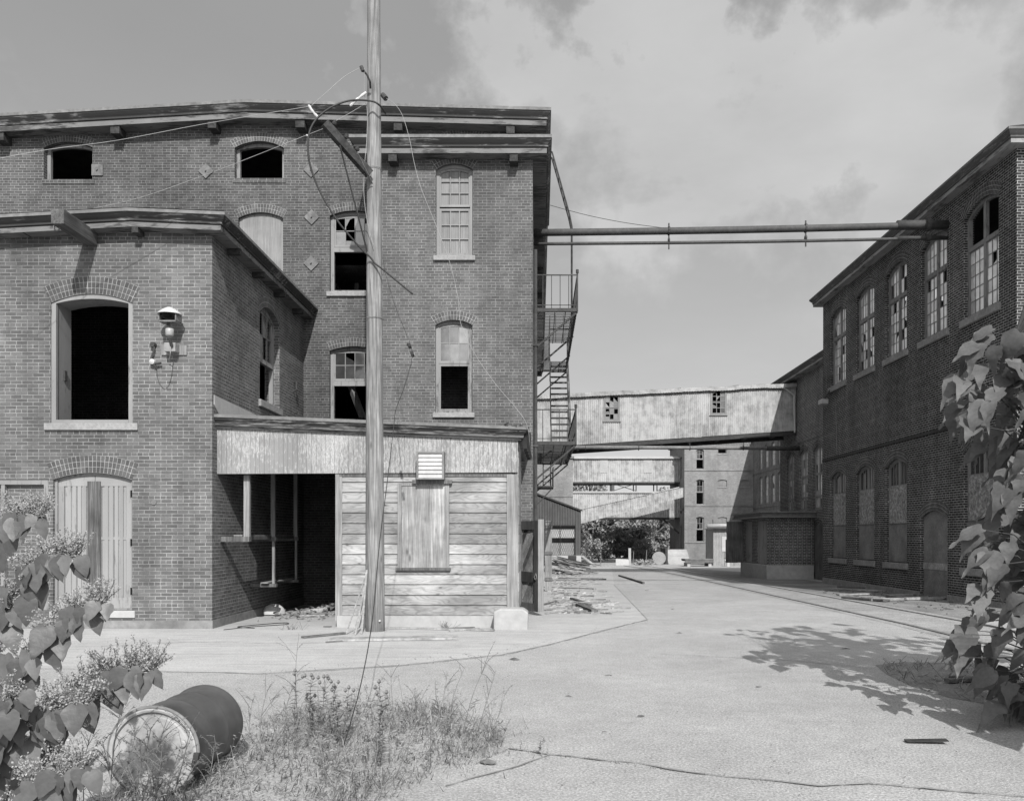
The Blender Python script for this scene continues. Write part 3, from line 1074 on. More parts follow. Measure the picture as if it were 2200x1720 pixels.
# ------------------------------------------------------------------ the two-storey hoist house
def build_hoist():
    t = thing('brick_warehouse', (-9, 16.2, 0), 'two storey brick warehouse with hoist beam over an open doorway and arched double door', 'warehouse')
    Y, XR, XL, YB = 16.2, -6.32, -15.0, 22.5
    T, TS = Front(Y), SideR(XR)
    zc, zp, xp = 7.91, 7.985, -7.78
    zl = 7.60
    H1 = pxwin(Y, 109, 285, 909, 651, 631)
    H2 = pxwin(Y, 114, 284, 1311, 1030, 1015)
    H3 = (fx(-75, Y), fx(104, Y), fz(1310, Y), fz(1029, Y), fz(1029, Y))
    G = (18.96, 20.41, 4.88, 6.88, 7.12)
    m = MB()
    m.sheet(T, [(XL, 0.16), (XR, 0.16), (XR, zc - .15), (xp, zp - .15), (XL, zl - .15)],
            [arch_loop(*H1), arch_loop(*H2), rect(H3[0], H3[1], H3[2], H3[3])], 0.36)
    m.sheet(TS, rect(Y, YB, 0.16, zc - .15), [arch_loop(*G)], 0.36)
    m.quad((XL, Y, 0), (XL, YB, 0), (XL, YB, zl), (XL, Y, zl))
    m.quad((XL, Y + .3, 3.9), (XR, Y + .3, 3.9), (XR - .3, YB, 3.9), (XL, YB, 3.9))
    m.build('wall', BRICK_H, t)
    b = MB()
    b.wbox(XL, XR + .02, Y - .03, YB - .01, -.1, .16)
    b.build('plinth', PLINTH, t)
    m = MB()
    for (xa, za), (xb, zb) in (((XL, zl), (xp, zp)), ((xp, zp), (XR + .34, zc))):
        m.quad((xa, Y - .3, za + .05), (xb, Y - .3, zb + .05), (xb, YB, zb + .05), (xa, YB, za + .05))
    m.build('roof', ROOF, t)
    eave(t, [((XL, Y, zl), (0, -1)), ((xp, Y, zp), (0, -1)), ((XR, Y, zc), (1, -1)), ((XR, YB, zc), (1, 0))], 0.37, 0.31)
    for px in (55, 298):  # rafter ends coloured dark for the shade under the eave
        x = fx(px, Y - .1)
        b = MB()
        b.wbox(x - .06, x + .06, Y - .26, Y, zp - .42, zp - .29)
        b.build('rafter_end', CREO_SHADE, t)
    for y in (17.0, 18.5, 20.0, 21.5):
        b = MB()
        b.wbox(XR, XR + .27, y - .06, y + .06, zc - .42, zc - .30)
        b.build('rafter_end', CREO_SHADE, t)
    # hoist beam
    b = MB()
    bx, bz = fx(197, Y), fz(513, Y)
    b.wbox(bx - .115, bx + .115, Y - 1.16, Y, bz - .14, bz + .13)
    hb = b.build('hoist_beam', BEAM, t, bevel=0.012)
    b = MB()
    ring = [(bx, Y - 1.02 + .0, bz - .19)]
    pts = [(bx - .10 + .055 * cos(a), Y - 1.0, bz - .15 + .055 * sin(a)) for a in [2 * pi * k / 12 for k in range(13)]]
    b.tube(pts, .014, 5)
    b.build('eye_bolt', IRON_M, hb)
    # upper doorway
    w = window(t, T, *H1, [], fw=.09, depth=.02, fmat=FRAME, sill=(.11, .135, .05), rings=3, seed=21, label='open upper loading doorway with an empty frame', name='doorway')
    m = MB()
    f = arc_fn(H1[0], H1[1], H1[3], H1[4])
    n = 14
    lo = arch_loop(H1[0] + .09, H1[1] - .09, H1[2], H1[3], H1[4] - .09)
    nn = len(lo)
    m.add([T(p[0], p[1], -.10) for p in lo] + [T(p[0], p[1], -.55) for p in lo], [(i, i + 1, nn + i + 1, nn + i) for i in range(1, nn - 1)] + [(nn - 1, 0, nn, 2 * nn - 1)])
    m.build('lining', FRAME, w)
    b = MB()
    b.box(T, H1[0] + .10, H1[0] + .13, fz(812, Y), fz(790, Y), -.26, -.34)
    b.build('latch', IRON, w)
    # arched double door below
    a0, a1, b0, sp, cr = H2
    w = window(t, T, *H2, [], fw=.05, depth=.06, fmat=FRAME, sill=(.06, .14, .03), sillmat=CONC, rings=3, seed=22, name='door_frame')
    fa = arc_fn(a0 + .05, a1 - .05, sp, cr - .05)
    mid = (a0 + a1) / 2
    for k, (x0, x1) in enumerate(((a0 + .05, mid - .005), (mid + .005, a1 - .05))):
        b = MB()
        nb = 6
        for i in range(nb):
            u0 = x0 + (x1 - x0) * i / nb + .004
            u1 = x0 + (x1 - x0) * (i + 1) / nb - .004
            lp = [(u0, b0), (u1, b0), (u1, fa(u1)), ((u0 + u1) / 2, fa((u0 + u1) / 2)), (u0, fa(u0))]
            b.prism(T, lp, -.14, -.115)
        # raised rails and battens
        for rb in (b0, b0 + .22, (b0 + sp) / 2 + .05, sp - .10):
            pass
        b.prism(T, [(x0, b0), (x1, b0), (x1, b0 + .24), (x0, b0 + .24)], -.116, -.095)
        mz = (b0 + sp) / 2 + .10
        b.prism(T, [(x0, mz), (x1, mz), (x1, mz + .06), (x0, mz + .06)], -.116, -.104)
        tops = [(x0 + (x1 - x0) * i / 8, fa(x0 + (x1 - x0) * i / 8)) for i in range(9)]
        b.prism(T, [(x0, sp - .12), (x1, sp - .12)] + tops[::-1], -.116, -.095)
        st = .11
        for u in (x0, x1 - st):
            b.prism(T, [(u, b0 + .24), (u + st, b0 + .24), (u + st, sp - .12), (u, sp - .12)], -.116, -.096)
        for i in range(1, 5):
            u = x0 + st + (x1 - x0 - 2 * st) * i / 5
            b.prism(T, [(u - .035, b0 + .24), (u + .035, b0 + .24), (u + .035, sp - .12), (u - .035, sp - .12)], -.116, -.098)
        d = b.build('door', DOORP, t)
        if k == 1:
            d['label'] = 'door leaf carrying the dark hinge straps'
            for z in (fz(1165, Y), fz(1060, Y), fz(1270, Y)):
                hb2 = MB()
                hb2.box(T, x1 - .02, x1 + .02, z - .07, z + .07, -.09, -.06)
                hb2.build('hinge', IRON, d)
    b = MB()
    b.box(T, fx(184, Y), fx(211, Y), b0 - .01, fz(1033, Y), -.094, -.06)
    b.build('cover_board', DOORW, t)['label'] = 'weathered dark board covering the joint of the double door'
    # blocked window
    m = MB()
    m.sheet(Front(Y + .12), rect(H3[0], H3[1], H3[2], H3[3]), [], 0)
    inf = m.build('brick_infill', BRICK_H, t)
    m = MB()
    m.ring(T, rect(H3[0], H3[1], H3[2], H3[3]), rect(H3[0] + .1, H3[1] - .1, H3[2] + .05, H3[3] - .1), -.02, -.12)
    m.box(T, fx(0, Y), fx(8, Y), H3[2] + .05, H3[3] - .1, -.03, -.11)
    m.build('blocked_frame', FRAME, inf)
    # window in the side wall
    g0, g1, gb, gs, gc = G
    window(t, TS, *G, [(g0 + .06, g1 - .06, 5.9, gc, 4, 2, 0.3, 'glass', .05)], fw=.08, depth=.14, sill=(.08, .16, .06), rings=2, seed=24,
           rails=[(5.82, .09)], label='side window with a glazed upper sash above an empty opening')
    # lead flashing where the shed roof met the wall
    b = MB()
    b.prism(TS, [(16.5, 4.20), (20.4, 4.22), (20.4, 4.46), (16.28, 4.53), (16.28, 4.34)], 0, .012)
    b.build('flashing', CONC, t)
    b = MB()
    b.tube([(XR, 21.6, 4.95), (XR + .12, 21.6, 5.0), (XR + .13, 21.6, 4.9)], .02, 6)
    b.build('pipe_stub', IRON, t)
    b = MB()
    b.tube([(XR, 21.55, 5.75), (XR + .08, 21.55, 5.75), (XR + .08, 21.55, 5.55), (XR, 21.55, 5.5)], .025, 6)
    b.build('pipe_stub', IRON, t)
    # patches of mortar around an old fixing, and small holes
    b = MB()
    b.tube([T(fx(331, Y), fz(1079, Y), 0), T(fx(331, Y), fz(1079, Y), .02)], .05, 10)
    b.build('old_fixing', PLATE, t)


build_hoist()


# ------------------------------------------------------------------ wooden shed with the open front
def build_shed():
    t = thing('wooden_shed', (-3.4, 16.45, 0), 'weathered wooden shed with an open bay, horizontal siding and a boarded window', 'shed')
    Y, XL, XR = 16.45, -6.315, -0.41
    T = Front(Y)
    # fascia of narrow vertical boards
    b = MB()
    x = fx(466, Y)
    r = random.Random(5)
    while x < XR - .01:
        w = min(r.uniform(.085, .10), XR - x)
        zb = 3.012 - (x - XL) * -.006
        b.box(T, x + .002, x + w - .002, 3.01 + (x - XL) * .005, 3.98 - (x - XL) * .03, r.uniform(0, .004), -.03)
        x += w
    b.build('fascia', FASCIA, t)
    b = MB()
    b.box(T, XL, XR - .01, 3.03, 3.9, -.035, -.08)
    b.build('beam', DARKW, t)
    zl, zr = 4.12, 3.875
    e = 0.16
    prof_top = [(0, .07), (e + .03, .03), (e + .03, -.02), (0, -.02)]
    prof = [(0, -.02), (e + .01, -.02), (e, -.06), (e - .04, -.10), (e - .05, -.125), (0, -.125)]
    prof2 = [(0, -.13), (e - .045, -.13), (e - .055, -.17), (e - .1, -.18), (e - .1, -.21), (0, -.21)]
    path = [((XL, Y, zl), (0, -1)), ((XR, Y, zr), (1, -1)), ((XR, 20.6, zr), (1, 0))]
    c = cornice(path, prof, 'cornice', TRIM, t)
    cornice(path, prof_top, 'roof_edge', ROOF_L, c)
    cornice(path, prof2, 'moulding', TRIM_L, c)
    # torn felt hanging from the broken corner
    b = MB()
    b.bar((XR - .75, Y - .1, zr + .03), (XR + .22, Y - .1, zr + .03), .16, .012)
    for k in range(16):
        p = Vector((XR + r.uniform(-.5, .2), Y - r.uniform(.0, .2), zr + r.uniform(-.02, .09)))
        q = p + Vector((r.uniform(-.1, .12), r.uniform(-.06, .06), r.uniform(-.10, .05)))
        b.bar(p, q, r.uniform(.03, .08), .015)
    b.build('torn_felt', BLACKW, t)
    b = MB()
    for k in range(5):
        p = Vector((XR + .12 + k * .02, Y - .05 + k * .07, zr - .03))
        b.bar(p, p + Vector((.02, .05, -.34 - .05 * k)), .09, .02)
    b.build('torn_felt', BLACKW, t)
    m = MB()
    m.quad((XL, Y - .1, zl + .03), (XR + .1, Y - .1, zr + .03), (XR + .1, 22.49, zr + .03), (XL, 22.49, zl + .03))
    m.build('roof', ROOF, t)
    # right-hand bay: siding boards
    x0, x1 = fx(735, Y), fx(1089, Y)
    b = MB()
    z0 = fz(1321, Y)
    z = z0
    for k in range(15):
        h = .191 * r.uniform(.96, 1.04)
        zt = min(z + h, 3.0)
        if zt - z > .03:
            b.add([T(x0, z, 0.020), T(x1, z, 0.020), T(x1, zt, -.002), T(x0, zt, -.002),
                   T(x0, z, -.03), T(x1, z, -.03), T(x1, zt, -.03), T(x0, zt, -.03)],
                  [(0, 1, 2, 3), (4, 7, 6, 5), (0, 4, 5, 1), (3, 2, 6, 7), (0, 3, 7, 4), (1, 5, 6, 2)])
        z = zt + .011
    b.build('siding', SIDING, t)
    b = MB()
    b.box(T, x0 - .05, x1 + .1, .2, 3.02, -.035, -.09)
    b.box(T, x0 - .05, x1 + .1, 2.955, 3.005, .022, -.034)
    b.build('backing', DARKW, t)  # sheet added behind the boards to block light
    b = MB()
    b.box(T, fx(721, Y), fx(735.5, Y), .13, 3.005, .02, -.14)
    b.build('door_post', SHEDW, t)
    b = MB()
    b.box(T, fx(1089, Y) + .002, fx(1113, Y), .32, 3.0, .045, -.2)
    b.build('corner_post', SHEDW, t)
    # shuttered window
    sx0, sx1, sb, st = fx(855, Y), fx(965.5, Y), fz(1219, Y), fz(1038, Y)
    b = MB()
    b.box(T, sx0, sx0 + .075, sb, st, .05, .013)
    b.box(T, sx1 - .085, sx1, sb, st, .05, .013)
    b.box(T, sx0 + .075, sx1 - .085, st - .05, st, .048, .013)
    wf = b.build('window', SHEDW, t)
    wf['label'] = 'window closed with three vertical boards'
    b = MB()
    n = 3
    ws = [.36, .30, .34]
    x = sx0 + .077
    tot = sx1 - sx0 - .164
    for w in ws:
        b.box(T, x + .002, x + w * tot - .002, sb + .002, st - .052, .034 + r.uniform(-.004, .006), .013)
        x += w * tot
    b.build('boarding', SHUT, wf)
    b = MB()
    b.box(T, sx0 - .03, sx1 + .03, sb - .05, sb, .085, .0)
    b.build('sill', DARKW, wf)
    # louvred vent
    vx0, vx1, vb, vt = fx(898.6, Y), fx(957, Y), fz(1031, Y), fz(972, Y)
    b = MB()
    D = .26
    for (a, c2, d, e2) in ((vx0 - .0, vx0 + .035, vb, vt), (vx1 - .035, vx1, vb, vt), (vx0 + .035, vx1 - .035, vb, vb + .03), (vx0 + .035, vx1 - .035, vt - .035, vt)):
        b.box(T, a, c2, d, e2, D, .013)
    v = b.build('vent', IRON_M, t)
    b = MB()
    nl = 6
    for k in range(nl):
        za = vb + .03 + (vt - vb - .065) * k / nl
        zb2 = vb + .03 + (vt - vb - .065) * (k + 1) / nl
        b.add([T(vx0 + .037, za, D - .01), T(vx1 - .037, za, D - .01), T(vx1 - .037, zb2 - .004, D - .03), T(vx0 + .037, zb2 - .004, D - .03)], [(0, 1, 2, 3)])
    b.build('louvre', STEEL, v)
    b = MB()
    b.box(T, fx(887, Y), fx(972, Y), vb - .075, vb - .002, .10, .013)
    b.build('vent_shelf', DARKW, v)
    # stone footing
    b = MB()
    b.box(T, fx(724, Y), fx(1062, Y), -.1, fz(1322, Y), .03, -.3)
    b.build('footing', CONC, t, bevel=.01)
    # side wall towards the street
    b = MB()
    z = .3
    while z < 3.7:
        b.wbox(XR - .03, XR + .012, 16.65, 18.7, z, min(z + .185, 3.7))
        z += .191
    b.wbox(XR - .06, XR - .032, 16.5, 20.7, 2.4, 3.75)
    b.build('side_siding', SHUT, t)
    # partition behind the siding so the bay is dark
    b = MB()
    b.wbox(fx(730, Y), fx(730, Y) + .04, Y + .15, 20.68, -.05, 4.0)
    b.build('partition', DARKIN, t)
    # floor kerb
    # open plank door on the street side: hinged at the far end, swung out
    hg, fr = Vector((-.43, 19.9, 0)), Vector((0.01, 19.05, 0))
    d = (fr - hg).normalized()
    L = (fr - hg).length
    nrm = Vector((-d.y, d.x, 0))
    if nrm.y > 0:
        nrm = -nrm
    TD = lambda a, bb, c=0.0: hg + d * a + Vector((0, 0, bb)) + nrm * c
    zb, zt = .06, 2.14
    b = MB()
    for a0, a1, b0, b1 in ((0, .10, zb, zt), (L - .22, L, zb, zt), (.10, L - .22, zt - .2, zt), (.10, L - .22, zb, zb + .18), (.10, L - .22, .72, .96)):
        b.box(TD, a0, a1, b0, b1, .035, -.035)
    dr = b.build('door', DARKW, t)
    dr['label'] = 'open door of diagonal boards swung out to the street'
    b = MB()
    # free edge plate, pale
    b.box(TD, L, L + .02, zb, zt + .03, .045, -.10)
    b.build('edge_plate', SHEDW, dr)
    b = MB()
    k = 0
    off = -1.9
    while off < 2.4:
        for (p0, p1) in ((.96, zt - .2), (zb + .18, .72)):
            # diagonal board clipped to its panel
            lp = [(.10, off), (L - .22, off + (L - .32) * 1.2), (L - .22, off + (L - .32) * 1.2 + .22), (.10, off + .22)]
            lp = clip_z([(a, z2 + (.9 if p0 > .5 else 0.1)) for a, z2 in lp], p0, p1)
            if len(lp) >= 3:
                b.prism(TD, lp, .005 + (k % 2) * .006, -.012)
        off += .235
        k += 1
    b.build('diagonal_boards', DIAG, dr)
    b = MB()
    pts = [TD(L - .09, .84 + .06 * sin(a), .04 + .05 * abs(cos(a))) for a in [pi * k2 / 8 for k2 in range(9)]]
    b.tube(pts, .012, 5)
    b.tube([TD(L - .1 + .045 * cos(a), .86 + .07 * sin(a), .05) for a in [2 * pi * k2 / 12 for k2 in range(13)]], .012, 5)
    b.build('handle', IRON_M, dr)


def clip_z(loop, lo, hi):
    for lim, sg in ((lo, 1), (hi, -1)):
        out = []
        for i in range(len(loop)):
            a, c = loop[i], loop[(i + 1) % len(loop)]
            ina, inc = (a[1] - lim) * sg >= 0, (c[1] - lim) * sg >= 0
            if ina:
                out.append(a)
            if ina != inc:
                t = (lim - a[1]) / (c[1] - a[1])
                out.append((a[0] + (c[0] - a[0]) * t, lim))
        loop = out
        if not loop:
            return []
    return loop


build_shed()


# ------------------------------------------------------------------ brick factory on the right
def build_right():
    t = thing('brick_factory', (11.8, 27, 0), 'dark two storey brick factory on the shaded side of the street with tall arched windows', 'factory')
    X, Y0, Y1, XE = 11.8, 20.7, 34.8, 26.0
    T = SideL(X)
    zt = 11.7
    cols = [(32.23, 33.93), (29.5, 31.2), (26.87, 28.55), (24.2, 25.9), (21.5, 23.3)]
    up = [(a, b, 7.77, 10.53, 10.80) for a, b in cols]
    lo = [(a, b, .91, 4.08, 4.34) for i, (a, b) in enumerate(cols) if i != 3]
    dr = (24.2, 25.95, -.3, 2.32, 2.56)
    m = MB()
    m.sheet(T, rect(Y0, Y1, -1, zt - .15), [arch_loop(*w) for w in up + lo + [dr]], .30)
    TF = Front(Y0)
    m.sheet(TF, rect(X, XE, -1, zt - .15), [], 0)
    m.quad((X, Y1, -1), (XE, Y1, -1), (XE, Y1, zt - .15), (X, Y1, zt - .15))
    m.quad((XE, Y0, -1), (XE, Y1, -1), (XE, Y1, zt - .15), (XE, Y0, zt - .15))
    m.quad((X + .3, Y0, 5.2), (XE, Y0, 5.2), (XE, Y1, 5.2), (X + .3, Y1, 5.2))
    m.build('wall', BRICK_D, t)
    m = MB()
    m.box(T, Y0 + .0, Y1 + .0, 4.86, 4.94, .035, 0)
    m.build('string_course', SOFFIT, t)
    m = MB()
    m.box(T, Y0 - .02, dr[0] - .02, -.6, .10, .03, -.05)
    m.box(T, dr[1] + .02, Y1, -.6, .06, .03, -.05)
    m.build('plinth', STONE_D, t)
    m = MB()
    m.quad((X - .35, Y0 - .35, zt + .05), (XE, Y0 - .35, zt + 1.2), (XE, Y1 + .4, zt + 1.2), (X - .35, Y1 + .4, zt + .05))
    m.build('roof', ROOF, t)
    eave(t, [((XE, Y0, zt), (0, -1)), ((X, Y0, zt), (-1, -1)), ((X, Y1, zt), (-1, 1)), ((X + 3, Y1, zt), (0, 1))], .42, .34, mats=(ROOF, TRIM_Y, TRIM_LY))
    for i, (a0, a1, b0, sp, cr) in enumerate(up):
        mid = (a0 + a1) / 2
        tr = 9.62
        s = []
        for k, (l, r_) in enumerate(((a0 + .09, mid - .055), (mid + .055, a1 - .09))):
            s.append((l, r_, b0 + .09, tr, 3, 5, (.93 if i == 4 else .84), 'glass', .035))
            if i != 4:
                s.append((l, r_, tr + .12, cr, 3, 2, .86, 'glass', .035))
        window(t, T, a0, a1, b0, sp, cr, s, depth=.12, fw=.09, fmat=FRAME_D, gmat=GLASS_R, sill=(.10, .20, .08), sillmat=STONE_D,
               rings=3, archmat=ARCH_D, mullion=.11, rails=[(tr, .12)], seed=40 + i, bars=.02, arch_t=.105,
               label='upper window with its fanlight empty' if i == 4 else None)
    for i, (a0, a1, b0, sp, cr) in enumerate(lo):
        mid = (a0 + a1) / 2
        z1, z2 = 2.20, 3.46
        s = []
        for l, r_ in ((a0 + .08, mid - .05), (mid + .05, a1 - .08)):
            s.append((l, r_, z2, cr, 3, 1, .9, 'glass', .03))
        w = window(t, T, a0, a1, b0, sp, cr, s, depth=.12, fw=.08, fmat=FRAME_D, gmat=GLASS_B, sill=(.10, .20, .07), sillmat=STONE_D,
                   rings=3, archmat=ARCH_D, mullion=.10, seed=60 + i, arch_t=.105)
        b = MB()
        b.box(T, a0 + .09, mid - .012, z1, z2, -.10, -.118)
        b.box(T, mid + .012, a1 - .09, z1, z2, -.10, -.118)
        b.build('chipboard', OSB, w)
        b = MB()
        b.box(T, a0 + .085, a1 - .085, b0 + .02, z1 - .03, -.088, -.106)
        b.build('plywood', PLY, w)
        b = MB()
        b.box(T, a0 + .085, a1 - .085, z1 - .03, z1 + .01, -.075, -.099)
        b.build('board_ledge', DARKW, w)
    a0, a1, b0, sp, cr = dr
    fa = arc_fn(a0, a1, sp, cr)
    b = MB()
    lp = [(a0 + .03, b0), (a1 - .03, b0), (a1 - .03, sp)] + [(a1 - .03 + (a0 - a1 + .06) * k / 10, fa(a1 - .03 + (a0 - a1 + .06) * k / 10) - .01) for k in range(11)] + [(a0 + .03, sp)]
    b.prism(T, lp, -.10, -.14)
    d = b.build('door', PLY, t)
    d['label'] = 'arched doorway closed with plywood sheets'
    b = MB()
    b.box(T, a0 + .03, a1 - .03, .78, .98, -.099, -.085)
    b.build('batten', STICK, d)
    arch_ring(T, a0, a1, sp, cr, 3, ARCH_D, d, .105)


def build_right2():
    t = thing('brick_factory', (12.4, 39, 0), 'lower brick factory wing beyond the dark factory, where the metal bridge lands', 'factory')
    X, Y0, Y1, XE = 12.8, 34.85, 44.5, 26.0
    T = SideL(X)
    zt = 9.85
    ws = [(42.05, 43.3, 3.0, 5.72, 5.97), (39.95, 41.2, 3.0, 5.72, 5.97), (37.9, 39.15, 3.0, 5.72, 5.97)]
    dr = (37.75, 39.1, -.5, 2.1, 2.35)
    m = MB()
    m.sheet(T, rect(Y0, Y1, -1.2, zt - .1), [arch_loop(*w) for w in ws + [dr]], .25)
    m.quad((X, Y1, -1.2), (XE, Y1, -1.2), (XE, Y1, zt - .1), (X, Y1, zt - .1))
    m.quad((X, Y0, -1.2), (XE, Y0, -1.2), (XE, Y0, zt - .1), (X, Y0, zt - .1))
    m.box(T, Y0, Y1, 6.32, 6.40, .03, 0)
    m.build('wall', BRICK_U, t)
    m = MB()
    m.quad((X - .4, Y0, zt + .05), (XE, Y0, zt + 2.5), (XE, Y1, zt + 2.5), (X - .4, Y1, zt + .05))
    m.build('roof', ROOF, t)
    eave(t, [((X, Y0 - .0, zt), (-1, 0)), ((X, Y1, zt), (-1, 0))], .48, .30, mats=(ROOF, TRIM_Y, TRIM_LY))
    for i, (a0, a1, b0, sp, cr) in enumerate(ws):
        mid = (a0 + a1) / 2
        s = [(a0 + .08, mid - .04, b0 + .08, cr, 2, 7, .72, 'glass', .03), (mid + .04, a1 - .08, b0 + .08, cr, 2, 7, .72, 'glass', .03)]
        window(t, T, a0, a1, b0, sp, cr, s, depth=.1, fw=.08, fmat=FRAME, gmat=GLASS_R, rings=2, archmat=ARCH_D, mullion=.08, rails=[(4.6, .1), (3.6, .08)], seed=80 + i)
    a0, a1, b0, sp, cr = dr
    d = window(t, T, *dr, [(a0 + .06, (a0 + a1) / 2 - .01, b0, cr, 1, 1, 1, 'board', .05), ((a0 + a1) / 2 + .01, a1 - .06, b0, cr, 1, 1, 1, 'board', .05)], depth=.06, fw=.06,
               fmat=FRAME_D, rings=2, archmat=ARCH_D, seed=90, name='door', boardmat=DARKW)


def build_hut():
    t = thing('brick_hut', (11.6, 39, gz(39)), 'small flat roofed brick hut on a concrete base beside the street', 'hut')
    X0, X1, Y0, Y1 = 10.64, 12.79, 39.0, 44.0
    zb = .43
    T, TL = Front(Y0), SideL(X0)
    b = MB()
    b.wbox(X0 - .06, X1, Y0 - .06, Y1, -.6, zb)
    b.build('base', STONE_PALE, t, bevel=.02)
    dd = [(39.15, 40.8), (41.85, 43.1)]
    m = MB()
    m.sheet(T, rect(X0, X1, zb, 2.62))
    m.sheet(TL, rect(Y0, Y1, zb, 2.62), [rect(a, c, zb + .02, 2.5) for a, c in dd], .1)
    m.quad((X0, Y1, zb), (X1, Y1, zb), (X1, Y1, 2.62), (X0, Y1, 2.62))
    m.build('wall', BRICK_U, t)
    b = MB()
    b.wbox(X0 - .42, X1, Y0 - .35, Y1 + .3, 2.625, 2.70)
    b.wbox(X0 - .36, X1, Y0 - .29, Y1 + .24, 2.70, 2.86)
    b.wbox(X0 - .46, X1, Y0 - .39, Y1 + .34, 2.86, 2.93)
    b.build('roof', ROOF_L, t)
    for a, c in dd:
        b = MB()
        n = 5
        for i in range(n):
            u0, u1 = a + (c - a) * i / n, a + (c - a) * (i + 1) / n
            b.box(TL, u0 + .01, u1 - .01, zb + .03, 2.49, -.02 - .01 * (i % 2), -.08)
        b.build('door', DOORP, t)
    b = MB()
    b.box(Front(43.3), 9.7, 10.57, zb - .02, 2.52, 0, -.06)
    b.box(Front(43.3), 9.64, 10.25, zb - .03, 1.6, .03, 0.002)
    b.build('door', DARKW, t)['label'] = 'dark door leaf standing open'


def build_right3():
    t = thing('brick_factory', (18.4, 66, -.5), 'distant shaded brick factory wing with two rows of tall windows', 'factory')
    X, Y0, Y1, XE = 18.4, 60.0, 71.98, 30.0
    T = SideL(X)
    zt = 10.25
    w1 = [(69.0, 70.0), (67.2, 68.3), (65.3, 66.4), (63.6, 64.6), (61.8, 62.8)]
    rows = [(7.25, 9.05, 9.2), (4.38, 6.5, 6.68), (1.3, 3.5, 3.68)]
    ws = [(a, c, b0, sp, cr) for a, c in w1 for b0, sp, cr in rows]
    m = MB()
    m.sheet(T, rect(Y0, Y1, -1.5, zt), [arch_loop(*w, 6) for w in ws], .2)
    m.quad((X, Y0, -1.5), (XE, Y0, -1.5), (XE, Y0, zt), (X, Y0, zt))
    m.box(T, Y0, Y1, 7.0, 7.1, .04, 0)
    m.box(T, Y0, Y1, 4.1, 4.2, .04, 0)
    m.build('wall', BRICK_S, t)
    m = MB()
    m.quad((X - .1, Y0 - .1, zt), (XE, Y0 - .1, zt + .3), (XE, Y1, zt + .3), (X - .1, Y1, zt))
    m.box(T, Y0, Y1, zt - .25, zt, .1, 0)
    m.build('roof', ROOF, t)
    for i, w in enumerate(ws):
        a0, a1, b0, sp, cr = w
        window(t, T, *w, [(a0 + .08, a1 - .08, b0 + .08, cr, 2, 4, .9, 'glass', .04)], depth=.08, fw=.09, fmat=FRAME, gmat=GLASS_R, rings=0, seed=100 + i, bars=.03)


